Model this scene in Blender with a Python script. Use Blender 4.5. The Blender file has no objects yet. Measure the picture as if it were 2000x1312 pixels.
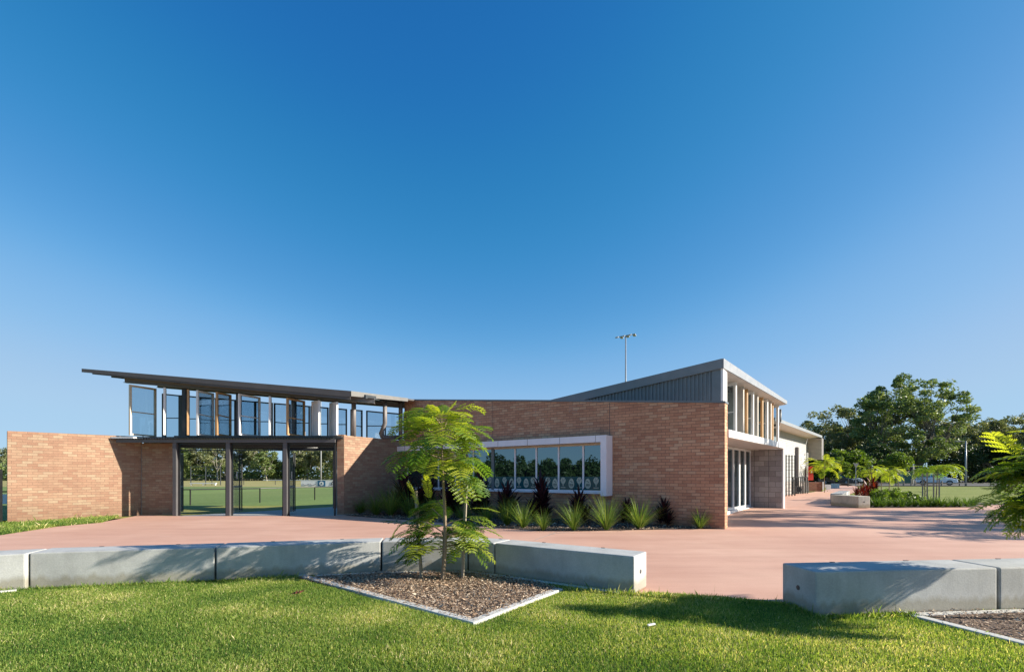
import bpy, bmesh, math, random
import numpy as np
from mathutils import Vector, Matrix
R = math.radians
scene = bpy.context.scene
C = scene.collection

# ------------------------------------------------------------------ camera
CAMH = 1.40
cam_d = bpy.data.cameras.new("camera")
cam = bpy.data.objects.new("camera", cam_d); C.objects.link(cam)
cam.location = (0, 0, CAMH); cam.rotation_euler = (R(90), 0, 0)
cam_d.sensor_width = 36; cam_d.lens = 17.0; cam_d.shift_y = 0.137
cam_d.clip_start = 0.1; cam_d.clip_end = 4000
scene.camera = cam
# ------------------------------------------------------------------ light
SUN = Vector((2.3, -0.24, 1.0)).normalized()
w = bpy.data.worlds.new("World"); scene.world = w; w.use_nodes = True
nt = w.node_tree; nt.nodes.clear()
out = nt.nodes.new('ShaderNodeOutputWorld'); bg = nt.nodes.new('ShaderNodeBackground')
sky = nt.nodes.new('ShaderNodeTexSky'); sky.sky_type = 'NISHITA'; sky.sun_disc = False
sky.sun_elevation = math.asin(SUN.z); sky.sun_rotation = math.atan2(SUN.x, SUN.y)
sky.altitude = 0; sky.air_density = 0.7; sky.dust_density = 0.3; sky.ozone_density = 4.0
bg.inputs['Strength'].default_value = 0.10
def sky_grade(src):                            # polarised deep blue of a clear morning: tone curve on the sky's own colour
    a = nt.nodes.new('ShaderNodeVectorMath'); a.operation = 'SCALE'; a.inputs['Scale'].default_value = .1; nt.links.new(src, a.inputs[0])
    c = nt.nodes.new('ShaderNodeRGBCurve'); nt.links.new(a.outputs[0], c.inputs['Color'])
    for k, pts in enumerate((((0, 0), (.038, .014), (.05, .025), (.075, .075), (.126, .23), (.216, .37), (.30, .39), (1, .55)),
                             ((0, 0), (.077, .14), (.103, .21), (.143, .29), (.243, .47), (.40, .57), (.6, .62), (1, .78)),
                             ((0, 0), (.17, .42), (.223, .50), (.303, .62), (.439, .76), (.70, .80), (1, .88)))):
        cv = c.mapping.curves[k]; cv.points[0].location = pts[0]; cv.points[1].location = pts[-1]
        for p in pts[1:-1]: cv.points.new(*p)
    c.mapping.update()
    b = nt.nodes.new('ShaderNodeVectorMath'); b.operation = 'SCALE'; b.inputs['Scale'].default_value = 5.0; nt.links.new(c.outputs[0], b.inputs[0]); return b.outputs[0]
nt.links.new(sky_grade(sky.outputs[0]), bg.inputs[0]); nt.links.new(bg.outputs[0], out.inputs[0])
sl = bpy.data.lights.new("sun", 'SUN'); sl.energy = 5.0; sl.angle = R(0.53); sl.color = (1.0, 0.92, 0.78)
so = bpy.data.objects.new("sun", sl); C.objects.link(so)
so.rotation_euler = SUN.to_track_quat('Z', 'Y').to_euler(); so.location = (30, -5, 20)
scene.view_settings.view_transform = 'Standard'; scene.view_settings.look = 'None'
scene.view_settings.exposure = 1.08; scene.view_settings.gamma = 1.0
scene.cycles.max_bounces = 6; scene.cycles.transparent_max_bounces = 12

rnd = random.Random(7); npr = np.random.default_rng(7)

# ------------------------------------------------------------------ helpers
def ss(t):
    t = max(0.0, min(1.0, t)); return t*t*(3-2*t)
def G(x, y):                                   # ground height
    return 0.2*ss((y-12.5)/7)*ss((x-4.5)/4) - 0.09*ss((-12.5-x)/3)*ss((19-y)/3)
F = 944.0
def at(px, py, Y): return Vector(((px-1000)/F*Y, Y, CAMH+(930-py)/F*Y))
def gp(px, py):                                # ground point seen there
    g = 0.0
    for _ in range(20):
        Y = F*(CAMH-g)/(py-930); X = (px-1000)/F*Y; g = G(X, Y)
    return (X, Y)
def tag(o, label=None, cat=None, group=None, kind=None):
    if label: o['label'] = label
    if cat: o['category'] = cat
    if group: o['group'] = group
    if kind: o['kind'] = kind
    return o
def empty(name, loc=(0, 0, 0), rz=0.0):
    o = bpy.data.objects.new(name, None); C.objects.link(o)
    o.location = loc; o.rotation_euler = (0, 0, rz); o.empty_display_size = 0.2
    return o
def copy_tree(o, parent=None):
    c = o.copy(); C.objects.link(c)
    if parent is not None: c.parent = parent; c.matrix_parent_inverse = o.matrix_parent_inverse.copy()
    for ch in list(o.children): copy_tree(ch, c)
    return c
def link_mesh(name, me, mat, parent=None, smooth=False):
    o = bpy.data.objects.new(name, me); C.objects.link(o)
    if mat: me.materials.append(mat)
    if smooth: me.shade_smooth()
    if parent is not None: o.parent = parent
    return o
class MB:
    """collects shapes (world coordinates unless the parent moves them) into one mesh, UVs in metres"""
    def __init__(s): s.v = []; s.f = []; s.uv = []
    def poly(s, pts, uv=None):
        i = len(s.v); s.v += [tuple(p) for p in pts]; s.f.append(tuple(range(i, i+len(pts))))
        if uv is None:
            p0 = Vector(pts[0]); a = Vector(pts[1])-p0; n = a.cross(Vector(pts[-1])-p0)
            if n.length < 1e-9: n = Vector((0, 0, 1))
            n.normalize()
            if abs(n.z) > .9: uv = [(p[0], p[1]) for p in pts]
            else:
                h = Vector((-n.y, n.x, 0)).normalized(); uv = [(Vector(p).dot(h), p[2]) for p in pts]
        s.uv += uv
    def hexa(s, b, t, skip=()):                # b, t: four bottom / top corners anticlockwise seen from above
        q = [(b[3], b[2], b[1], b[0]), (t[0], t[1], t[2], t[3])]
        for i in range(4):
            j = (i+1) % 4; q.append((b[i], b[j], t[j], t[i]))
        for k, f in enumerate(q):
            if k not in skip: s.poly(f)
    def box(s, c, d, rz=0.0):
        c = Vector(c); x, y, z = d[0]/2, d[1]/2, d[2]/2; m = Matrix.Rotation(rz, 3, 'Z')
        P = [c+m@Vector(p) for p in [(-x, -y, -z), (x, -y, -z), (x, y, -z), (-x, y, -z)]]
        T = [c+m@Vector(p) for p in [(-x, -y, z), (x, -y, z), (x, y, z), (-x, y, z)]]
        s.hexa(P, T)
    def wall(s, p0, p1, th, z0, z1a, z1b=None, z0b=None):   # front line p0->p1, thickness to the LEFT of it
        if z1b is None: z1b = z1a
        if z0b is None: z0b = z0
        p0 = Vector(p0[:2]); p1 = Vector(p1[:2]); d = (p1-p0).normalized(); n = Vector((-d.y, d.x))*th
        q = [p0, p1, p1+n, p0+n]; zb = [z0, z0b, z0b, z0]; zt = [z1a, z1b, z1b, z1a]
        if th < 0: q = [q[3], q[2], q[1], q[0]]; zb = zb[::-1]; zt = zt[::-1]
        s.hexa([(a.x, a.y, z) for a, z in zip(q, zb)], [(a.x, a.y, z) for a, z in zip(q, zt)])
    def prism(s, pts, z0, z1):
        n = len(pts); A = sum(pts[i][0]*pts[(i+1) % n][1]-pts[(i+1) % n][0]*pts[i][1] for i in range(n))
        if A < 0: pts = pts[::-1]
        s.poly([(p[0], p[1], z0) for p in pts[::-1]]); s.poly([(p[0], p[1], z1) for p in pts])
        for i in range(n):
            a, b = pts[i], pts[(i+1) % n]
            s.poly([(a[0], a[1], z0), (b[0], b[1], z0), (b[0], b[1], z1), (a[0], a[1], z1)])
    def tube(s, pts, radii, n=8, cap=True):
        pts = [Vector(p) for p in pts]
        if not isinstance(radii, (list, tuple)): radii = [radii]*len(pts)
        i0 = len(s.v); ref = Vector((0.31, 0.17, 0.93))
        for k, p in enumerate(pts):
            d = (pts[min(k+1, len(pts)-1)]-pts[max(k-1, 0)]).normalized()
            a = d.cross(ref)
            if a.length < .05: a = d.cross(Vector((1, 0, 0)))
            a.normalize(); b = d.cross(a)
            for j in range(n):
                an = 2*math.pi*j/n; q = p+(a*math.cos(an)+b*math.sin(an))*radii[k]
                s.v.append(tuple(q)); s.uv.append(None)
        L = len(pts)
        for k in range(L-1):
            for j in range(n):
                a = i0+k*n+j; b = i0+k*n+(j+1) % n
                s.f.append((a, b, b+n, a+n))
        if cap:
            s.f.append(tuple(i0+j for j in range(n))[::-1]); s.f.append(tuple(i0+(L-1)*n+j for j in range(n)))
    def build(s, name, mat, parent=None, smooth=False, uv=True, bevel=0.0, recalc=False):
        me = bpy.data.meshes.new(name); me.from_pydata(s.v, [], s.f)
        if uv and any(u is not None for u in s.uv):
            l = me.uv_layers.new(name="UVMap"); idx = np.empty(len(me.loops), np.int32)
            me.loops.foreach_get('vertex_index', idx)
            U = np.array([(u if u is not None else (0, 0)) for u in s.uv], np.float32)
            l.data.foreach_set('uv', U[idx].ravel())
        if bevel > 0 or recalc:
            bm = bmesh.new(); bm.from_mesh(me)
            bmesh.ops.remove_doubles(bm, verts=bm.verts, dist=1e-5)
            bmesh.ops.recalc_face_normals(bm, faces=bm.faces)
            if bevel > 0:
                es = [e for e in bm.edges if len(e.link_faces) == 2 and e.calc_face_angle(0) > .5]
                bmesh.ops.bevel(bm, geom=es, offset=bevel, segments=2, affect='EDGES', profile=.6)
            bm.to_mesh(me); bm.free()
        me.update()
        return link_mesh(name, me, mat, parent, smooth)
def np_mesh(name, V, Fc, mat, parent=None, attr=None, smooth=False):
    me = bpy.data.meshes.new(name); V = np.asarray(V, np.float32); Fc = np.asarray(Fc, np.int32); k = Fc.shape[1]
    me.vertices.add(len(V)); me.vertices.foreach_set('co', V.ravel())
    me.loops.add(Fc.size); me.loops.foreach_set('vertex_index', Fc.ravel())
    me.polygons.add(len(Fc)); me.polygons.foreach_set('loop_start', np.arange(0, Fc.size, k, dtype=np.int32))
    me.polygons.foreach_set('loop_total', np.full(len(Fc), k, np.int32))
    me.update(calc_edges=True)
    if attr is not None:
        a = me.attributes.new('tint', 'FLOAT', 'POINT'); a.data.foreach_set('value', np.asarray(attr, np.float32))
    return link_mesh(name, me, mat, parent, smooth)
def sheet(name, pts, mat, dz=0.0, xs=(), ys=(), label=None, kind='structure', cat=None):
    bm = bmesh.new(); f = bm.faces.new([bm.verts.new((p[0], p[1], 0)) for p in pts]); f.normal_update()
    if f.normal.z < 0: f.normal_flip()
    for x in xs: bmesh.ops.bisect_plane(bm, geom=bm.verts[:]+bm.edges[:]+bm.faces[:], plane_co=(x, 0, 0), plane_no=(1, 0, 0))
    for y in ys: bmesh.ops.bisect_plane(bm, geom=bm.verts[:]+bm.edges[:]+bm.faces[:], plane_co=(0, y, 0), plane_no=(0, 1, 0))
    for v in bm.verts: v.co.z = G(v.co.x, v.co.y)+dz
    me = bpy.data.meshes.new(name); bm.to_mesh(me); bm.free()
    o = link_mesh(name, me, mat); tag(o, label, cat, None, kind); return o
GX = [-16, -15.5, -15, -14.5, -14, -13.5, -13, -12.5, 4.5, 5, 5.5, 6, 6.5, 7, 7.5, 8, 8.5]
GY = [12.5, 13, 13.5, 14, 14.5, 15, 15.5, 16, 16.5, 17, 17.5, 18, 18.5, 19, 19.5]
def ribbon(mb, pts, wd, z0, z1):               # strip to the left of a polyline, mitred
    P = [Vector(p[:2]) for p in pts]; off = []
    for i in range(len(P)):
        if i == 0: d = (P[1]-P[0]).normalized(); o = Vector((-d.y, d.x))
        elif i == len(P)-1: d = (P[-1]-P[-2]).normalized(); o = Vector((-d.y, d.x))
        else:
            a = (P[i]-P[i-1]).normalized(); b = (P[i+1]-P[i]).normalized()
            na = Vector((-a.y, a.x)); nb = Vector((-b.y, b.x)); o = (na+nb).normalized(); o = o/max(.3, o.dot(na))
        off.append(P[i]+o*wd)
    for i in range(len(P)-1):
        q = [P[i], P[i+1], off[i+1], off[i]]
        if wd < 0: q = q[::-1]
        mb.hexa([(a.x, a.y, z0) for a in q], [(a.x, a.y, z1) for a in q])
    return off
def inpoly(x, y, P):
    x = np.asarray(x); y = np.asarray(y); r = np.zeros(x.shape, bool); n = len(P)
    for i in range(n):
        x0, y0 = P[i][:2]; x1, y1 = P[(i+1) % n][:2]
        if y0 == y1: continue
        c = ((y0 > y) != (y1 > y)) & (x < (x1-x0)*(y-y0)/(y1-y0)+x0); r ^= c
    return r

# ------------------------------------------------------------------ materials
def mat(name, col=(.5, .5, .5), rough=.7, metal=0.0, spec=None):
    m = bpy.data.materials.new(name); m.use_nodes = True; b = m.node_tree.nodes['Principled BSDF']
    b.inputs['Base Color'].default_value = (*col, 1); b.inputs['Roughness'].default_value = rough
    b.inputs['Metallic'].default_value = metal
    if spec is not None: b.inputs['Specular IOR Level'].default_value = spec
    return m
class N:
    def __init__(s, m): s.m = m; s.t = m.node_tree; s.b = s.t.nodes['Principled BSDF']; s.o = s.t.nodes['Material Output']
    def n(s, typ, **kw):
        nd = s.t.nodes.new(typ)
        for k, v in kw.items():
            if k.startswith('i_'):
                k = k[2:]; k = int(k) if k.isdigit() else k.replace('_', ' '); nd.inputs[k].default_value = v
            else: setattr(nd, k, v)
        return nd
    def l(s, a, b): s.t.links.new(a, b)
    def coord(s, kind='Object'): return s.n('ShaderNodeTexCoord').outputs[kind]
    def noise(s, scale, detail=4, vec=None, rough=.5, dist=0.0):
        nd = s.n('ShaderNodeTexNoise', i_Scale=scale, i_Detail=detail, i_Roughness=rough, i_Distortion=dist)
        if vec is not None: s.l(vec, nd.inputs['Vector'])
        return nd.outputs['Fac']
    def ramp(s, fac, stops, interp='LINEAR'):
        r = s.n('ShaderNodeValToRGB'); e = r.color_ramp.elements; r.color_ramp.interpolation = interp
        while len(e) < len(stops): e.new(.5)
        for k, (p, c) in enumerate(stops): e[k].position = p; e[k].color = (*c, 1) if len(c) == 3 else c
        s.l(fac, r.inputs[0]); return r.outputs[0]
    def mix(s, a, b, fac, mode='MIX'):
        nd = s.n('ShaderNodeMix', data_type='RGBA', blend_type=mode)
        for x, k in ((a, 6), (b, 7)):
            if hasattr(x, 'links'): s.l(x, nd.inputs[k])
            else: nd.inputs[k].default_value = (*x, 1)
        if hasattr(fac, 'links'): s.l(fac, nd.inputs[0])
        else: nd.inputs[0].default_value = fac
        return nd.outputs[2]
    def math(s, op, a, b=None):
        nd = s.n('ShaderNodeMath', operation=op)
        for x, k in ((a, 0), (b, 1)):
            if x is None: continue
            if hasattr(x, 'links'): s.l(x, nd.inputs[k])
            else: nd.inputs[k].default_value = x
        return nd.outputs[0]
    def mapping(s, vec, scale=(1, 1, 1), rot=(0, 0, 0), loc=(0, 0, 0)):
        nd = s.n('ShaderNodeMapping'); nd.inputs['Scale'].default_value = scale; nd.inputs['Rotation'].default_value = rot
        nd.inputs['Location'].default_value = loc; s.l(vec, nd.inputs['Vector']); return nd.outputs[0]
    def bump(s, h, strength=.3, dist=.01):
        nd = s.n('ShaderNodeBump', i_Strength=strength, i_Distance=dist); s.l(h, nd.inputs['Height']); s.l(nd.outputs[0], s.b.inputs['Normal'])
    def col(s, c): s.l(c, s.b.inputs['Base Color'])
G3 = lambda v: (v, v, v)

def brick_mat(name, stops, mortar, bw=.24, rh=.086, ms=.010, stain=True, offset=.5, bumpd=.006):
    m = mat(name, rough=.85); n = N(m); uv = n.coord('UV')
    bt = n.n('ShaderNodeTexBrick', offset=offset, squash=1.0, i_Scale=1.0, i_Mortar_Size=ms/2, i_Mortar_Smooth=.25, i_Bias=0.0, i_Brick_Width=bw, i_Row_Height=rh)
    bt.inputs['Color1'].default_value = (0, 0, 0, 1); bt.inputs['Color2'].default_value = (1, 1, 1, 1); bt.inputs['Mortar'].default_value = (.5, .5, .5, 1)
    n.l(uv, bt.inputs['Vector'])
    c = n.ramp(bt.outputs['Color'], stops)
    ns = n.noise(9, 5, uv, .6); c = n.mix(c, n.ramp(ns, [(.3, G3(.80)), (.7, G3(1.10))]), .55, 'MULTIPLY')
    fine = n.noise(90, 3, uv); c = n.mix(c, n.ramp(fine, [(.3, G3(.8)), (.7, G3(1.1))]), .6, 'MULTIPLY')
    if stain:
        big = n.noise(.7, 5, uv, .65); c = n.mix(c, n.ramp(big, [(.35, G3(.84)), (.65, G3(1.06))]), .8, 'MULTIPLY')
        sep = n.n('ShaderNodeSeparateXYZ'); n.l(uv, sep.inputs[0])
        base = n.math('SUBTRACT', .55, sep.outputs[1]); base = n.math('ADD', base, n.math('MULTIPLY', big, .3))
        base = n.math('MULTIPLY', base, 1.6); cl = n.n('ShaderNodeClamp'); n.l(base, cl.inputs[0])
        c = n.mix(c, n.mix(c, (.62, .55, .50), 1.0, 'MULTIPLY'), n.math('MULTIPLY', cl.outputs[0], .55))
    mo = n.mix(mortar, mortar, 0.0); mo = n.mix(mo, n.ramp(fine, [(.3, G3(.8)), (.7, G3(1.15))]), .8, 'MULTIPLY')
    c = n.mix(c, mo, bt.outputs['Fac']); n.col(c)
    h = n.math('SUBTRACT', n.math('MULTIPLY', fine, .25), bt.outputs['Fac']); n.bump(h, .8, bumpd)
    return m, n, bt
M = {}
M['brick'], _, _ = brick_mat('sandy_brick', [(0, (.30, .165, .108)), (.3, (.325, .19, .125)), (.55, (.345, .21, .138)), (.8, (.36, .235, .155)), (1, (.375, .275, .185))], (.23, .145, .10))  # base tones lowered for the sunlit left wall
# clubhouse front: same bricks, lightened in colour to offset shade, with white lime bloom
M['brick_lifted'], nn, bt = brick_mat('shade_lifted_brick_with_lime_bloom', [(0, (.47, .22, .13)), (.3, (.53, .26, .15)), (.55, (.58, .295, .17)), (.8, (.61, .335, .20)), (1, (.63, .39, .24))], (.18, .115, .085))
def add_bloom(n, bt):
    uv = n.coord('UV'); src = n.b.inputs['Base Color'].links[0].from_socket
    nz = n.noise(1.4, 6, n.mapping(uv, (1, .7, 1)), .7); mask = n.ramp(nz, [(.60, G3(0)), (.72, G3(1))])
    edge = n.ramp(bt.outputs['Fac'], [(0, G3(.12)), (.5, G3(1))])
    n.col(n.mix(src, (.62, .55, .50), n.math('MULTIPLY', n.math('MULTIPLY', mask, edge), .75)))
add_bloom(nn, bt)
M['block'], _, _ = brick_mat('grey_concrete_block', [(0, (.27, .235, .22)), (.5, (.34, .30, .28)), (1, (.41, .37, .345))], (.15, .13, .12), .39, .2, .012, False)

def concrete(name, col, var=.12, streak=.25, rough=.75, scale=2.5):
    m = mat(name, rough=rough); n = N(m); o = n.coord('Object')
    a = n.noise(scale, 6, o, .6); c = n.ramp(a, [(.25, tuple(x*(1-var*1.4) for x in col)), (.5, col), (.75, tuple(min(1, x*(1+var)) for x in col))])
    s = n.noise(3, 5, n.mapping(o, (3, 3, .45)), .6); c = n.mix(c, n.ramp(s, [(.3, G3(1-streak)), (.65, G3(1.05))]), .7, 'MULTIPLY')
    f = n.noise(60, 3, o); c = n.mix(c, n.ramp(f, [(.3, G3(.88)), (.7, G3(1.07))]), .8, 'MULTIPLY')
    p = n.n('ShaderNodeTexVoronoi', i_Scale=22); n.l(o, p.inputs['Vector'])
    pits = n.ramp(p.outputs['Distance'], [(.05, G3(.45)), (.10, G3(1))]); c = n.mix(c, pits, .5, 'MULTIPLY')
    if 'precast' in name:                       # soil splash and run marks near the foot
        sz = n.n('ShaderNodeSeparateXYZ'); n.l(o, sz.inputs[0]); k = n.math('ADD', sz.outputs[2], n.math('MULTIPLY', s, -.22)); sp = n.ramp(k, [(0, (.60, .55, .44)), (.07, G3(1))]); c = n.mix(c, sp, .8, 'MULTIPLY')
        bl = n.noise(1.1, 3, o, .5); c = n.mix(c, n.ramp(bl, [(.36, G3(.80)), (.46, G3(1))]), .55, 'MULTIPLY')
       
    n.col(c); n.bump(n.math('ADD', f, a), .25, .004); return m
M['conc'] = concrete('precast_concrete', (.44, .44, .425), .12, .14)
M['conc_bounce'] = concrete('precast_concrete_bounce_tint', (.56, .52, .42))  # far seat only: warm bounce light put into the concrete colour
M['kerb'] = concrete('pale_kerb_concrete', (.56, .55, .52), .1, .12)
M['apron'] = concrete('grey_slab_concrete', (.42, .42, .41), .08, .05)

def plaza_mat():
    m = mat('salmon_coloured_concrete', rough=.72); n = N(m); o = n.coord('Object')
    a = n.noise(.35, 6, o, .6); c = n.ramp(a, [(.3, (.51, .28, .20)), (.5, (.57, .33, .24)), (.7, (.64, .395, .29))])
    s = n.noise(1.1, 6, n.mapping(o, (.25, 1.8, 1), (0, 0, .2)), .65, .4); c = n.mix(c, n.ramp(s, [(.32, (.88, .86, .86)), (.6, (1.04, 1.05, 1.06))]), .8, 'MULTIPLY')
    lo = n.noise(.9, 7, n.mapping(o, (.5, 1.3, 1)), .7); sm = n.ramp(lo, [(.62, G3(0)), (.78, G3(1))]); c = n.mix(c, (.70, .56, .47), n.math('MULTIPLY', sm, .35))
    f = n.noise(55, 4, o, .7); c = n.mix(c, n.ramp(f, [(.3, G3(.86)), (.7, G3(1.1))]), .7, 'MULTIPLY')
    sp = n.n('ShaderNodeTexVoronoi', i_Scale=1.6); n.l(o, sp.inputs['Vector'])
    c = n.mix(c, n.ramp(sp.outputs['Distance'], [(.012, G3(.25)), (.022, G3(1))]), 1.0, 'MULTIPLY')
    n.col(c); n.bump(f, .2, .003); return m
M['plaza'] = plaza_mat()
def grass_mat(name, stops, scale=.6, fine=30, stripes=None, bumps=.5):
    m = mat(name, rough=.9, spec=.15); n = N(m); o = n.coord('Object')
    a = n.noise(scale, 8, o, .65); c = n.ramp(a, stops)
    f = n.noise(fine, 5, o, .7); c = n.mix(c, n.ramp(f, [(.3, G3(.62)), (.7, G3(1.25))]), .8, 'MULTIPLY')
    if stripes:
        wv = n.n('ShaderNodeTexWave', i_Scale=stripes, i_Distortion=.3, i_Detail=1); n.l(n.mapping(o, (1, 1, 1), (0, 0, R(12))), wv.inputs['Vector'])
        c = n.mix(c, n.ramp(wv.outputs['Fac'], [(.4, G3(.88)), (.6, G3(1.06))]), .7, 'MULTIPLY')
    n.col(c); n.bump(f, bumps, .03); return m
M['lawn'] = grass_mat('lawn_soil_and_thatch', [(.3, (.09, .11, .03)), (.5, (.14, .15, .045)), (.7, (.26, .21, .11))], 1.2, 70)
M['ground'] = grass_mat('mown_grass', [(.3, (.15, .19, .045)), (.5, (.21, .24, .06)), (.7, (.27, .27, .09))], .25, 6)
M['field'] = grass_mat('sports_turf', [(.3, (.125, .185, .055)), (.5, (.155, .215, .065)), (.7, (.20, .24, .08))], .06, 4, .012)
M['dry'] = grass_mat('dry_bank_grass', [(.3, (.26, .24, .09)), (.5, (.33, .29, .12)), (.7, (.30, .29, .09))], .08, 2)
M['verge'] = grass_mat('verge_grass', [(.3, (.20, .22, .05)), (.5, (.27, .27, .075)), (.7, (.33, .30, .12))], .8, 9)
M['asphalt'] = concrete('asphalt', (.075, .075, .078), .1, .02, .9)
M['soil'] = concrete('dark_bed_mulch', (.06, .045, .035), .5, .1, .95, 14)
M['soil2'] = concrete('mulch_base', (.14, .09, .065), .5, .1, .95, 20)

def metal_mat(name, col, rough=.45, metal=.0, var=.06):
    m = mat(name, col, rough, metal); n = N(m); o = n.coord('Object')
    a = n.noise(3, 5, o, .6); n.col(n.ramp(a, [(.3, tuple(x*(1-var*2) for x in col)), (.7, tuple(min(1, x*(1+var)) for x in col))]))
    rr = n.ramp(n.noise(7, 4, o), [(.3, G3(max(0, rough-.08))), (.7, G3(rough+.08))]); n.l(rr, n.b.inputs['Roughness']); return m
M['dark_fascia'] = metal_mat('dark_brown_steel', (.085, .075, .072))
M['steel'] = metal_mat('grey_painted_steel', (.19, .172, .168), .5)
M['post_grey'] = metal_mat('charcoal_grey_post', (.095, .09, .092), .5)
M['steel_dk'] = metal_mat('charcoal_steel', (.045, .05, .055), .45)
M['roof_blue'] = metal_mat('blue_grey_roof_steel', (.19, .21, .225), .4)
M['roof_lt'] = metal_mat('light_roof_steel', (.30, .31, .33), .35)
M['eave_grey'] = metal_mat('warm_grey_eave_steel', (.15, .142, .135), .45)
M['clad'] = metal_mat('blue_grey_cladding', (.14, .17, .19), .4)
M['white'] = metal_mat('white_paint', (.74, .73, .72), .45, 0, .03)
M['lilac'] = metal_mat('white_aluminium_panel', (.86, .82, .86), .35, 0, .03)
M['cream'] = metal_mat('cream_paint', (.66, .56, .42), .5)
M['soffit'] = metal_mat('beige_soffit', (.60, .53, .47), .6)
M['beige'] = metal_mat('beige_sheet', (.50, .44, .38), .6)
M['siding'] = metal_mat('cream_weatherboard', (.38, .375, .375), .55)
M['black'] = metal_mat('black_powder_coat', (.012, .013, .014), .4)
M['red'] = metal_mat('red_enamel', (.55, .035, .02), .35)
M['dark_room'] = metal_mat('dark_interior', (.03, .028, .027), .9)
def wood_mat(name, a, b, sc=(8, 8, .8), rough=.6):
    m = mat(name, rough=rough); n = N(m); o = n.coord('Object'); s = n.noise(5, 6, n.mapping(o, sc), .65, .6)
    n.col(n.ramp(s, [(.3, a), (.7, b)])); n.bump(s, .2, .003); return m
M['timber'] = wood_mat('golden_ply', (.36, .20, .085), (.55, .34, .16))
M['planter'] = wood_mat('red_brown_boards', (.17, .06, .03), (.30, .12, .06), (.8, .8, 14))
M['stake'] = wood_mat('weathered_stake', (.20, .165, .125), (.42, .35, .27), (30, 30, 1.5), .85)
M['bark'] = wood_mat('young_smooth_bark', (.16, .11, .07), (.36, .27, .18), (14, 14, 22), .85)
M['gumbark'] = wood_mat('pale_gum_bark', (.20, .18, .15), (.50, .46, .40), (1, 1, .3), .9)
M['figbark'] = wood_mat('grey_fig_bark', (.10, .085, .065), (.24, .21, .17), (1, 1, .4), .9)

def glass_tint():
    m = mat('dark_reflective_glass', (.006, .012, .014), .012); n = N(m); n.b.inputs['Specular IOR Level'].default_value = .5
    g = n.n('ShaderNodeBsdfGlossy'); g.inputs['Color'].default_value = (.40, .55, .62, 1); g.inputs['Roughness'].default_value = .006
    mx = n.n('ShaderNodeMixShader'); lw = n.n('ShaderNodeLayerWeight', i_Blend=.35)
    n.l(n.ramp(lw.outputs['Fresnel'], [(0, G3(.28)), (1, G3(.85))]), mx.inputs[0]); n.l(n.b.outputs[0], mx.inputs[1]); n.l(g.outputs[0], mx.inputs[2]); n.l(mx.outputs[0], n.o.inputs[0]); return m
M['glass'] = glass_tint()
def glass_clear(name, tint, refl):
    m = mat(name); n = N(m); t = n.n('ShaderNodeBsdfTransparent'); t.inputs[0].default_value = (*tint, 1)
    g = n.n('ShaderNodeBsdfGlossy'); g.inputs['Roughness'].default_value = .02; mx = n.n('ShaderNodeMixShader')
    lw = n.n('ShaderNodeLayerWeight', i_Blend=.2); n.l(n.ramp(lw.outputs['Fresnel'], [(0, G3(refl)), (1, G3(.7))]), mx.inputs[0])
    n.l(t.outputs[0], mx.inputs[1]); n.l(g.outputs[0], mx.inputs[2]); n.l(mx.outputs[0], n.o.inputs[0]); return m
M['clear'] = glass_clear('tinted_clear_glass', (.72, .81, .86), .05)
M['film'] = mat('teal_window_film', (.012, .085, .10), .15)
M['print'] = mat('cream_film_print', (.50, .50, .40), .4)

def leaf_mat(name, stops, trans=.35, scale=3.0, rough=.5, tcol=None, attr=False, spec=.3):
    m = mat(name, rough=rough, spec=spec); n = N(m)
    if attr: f = n.n('ShaderNodeAttribute', attribute_name='tint').outputs['Fac']
    else: f = n.noise(scale, 3, n.coord('Object'), .6)
    c = n.ramp(f, stops); n.col(c)
    t = n.n('ShaderNodeBsdfTranslucent'); mx = n.n('ShaderNodeMixShader', i_0=trans)
    tc = n.mix(c, tcol or (1.0, 1.0, .45), 1.0, 'MULTIPLY'); tc = n.mix(tc, G3(2.2), 1.0, 'MULTIPLY'); n.l(tc, t.inputs[0])
    n.l(n.b.outputs[0], mx.inputs[1]); n.l(t.outputs[0], mx.inputs[2]); n.l(mx.outputs[0], n.o.inputs[0]); return m
M['frond'] = leaf_mat('feathery_leaf', [(0, (.022, .075, .014)), (.45, (.11, .19, .02)), (1, (.34, .37, .035))], .42, attr=True)
M['fig'] = leaf_mat('fig_leaf', [(.3, (.075, .125, .04)), (.55, (.15, .20, .07)), (.75, (.30, .33, .13))], .2, .35)
M['gum'] = leaf_mat('gum_leaf', [(.3, (.11, .13, .06)), (.55, (.18, .195, .09)), (.75, (.30, .295, .155))], .2, .3)
M['gum2'] = leaf_mat('green_gum_leaf', [(.3, (.075, .115, .035)), (.55, (.135, .18, .055)), (.75, (.26, .28, .10))], .2, .3)
M['bright'] = leaf_mat('bright_bush_leaf', [(.3, (.035, .08, .012)), (.55, (.10, .15, .02)), (.8, (.26, .28, .045))], .35, .8)
M['scrub'] = leaf_mat('dark_scrub_leaf', [(.3, (.018, .036, .013)), (.6, (.04, .07, .022)), (.8, (.09, .115, .04))], .15, .4)
M['strap'] = leaf_mat('strappy_leaf', [(0, (.03, .07, .012)), (.6, (.10, .17, .025)), (1, (.24, .27, .08))], .3, attr=True)
M['cordy'] = leaf_mat('dark_purple_leaf', [(0, (.016, .008, .011)), (1, (.06, .018, .026))], .12, attr=True, tcol=(1, .3, .3))
M['redleaf'] = leaf_mat('red_leaf', [(0, (.035, .012, .014)), (.45, (.13, .02, .018)), (.75, (.26, .07, .025)), (1, (.11, .13, .03))], .15, attr=True, tcol=(1, .4, .2))
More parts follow.
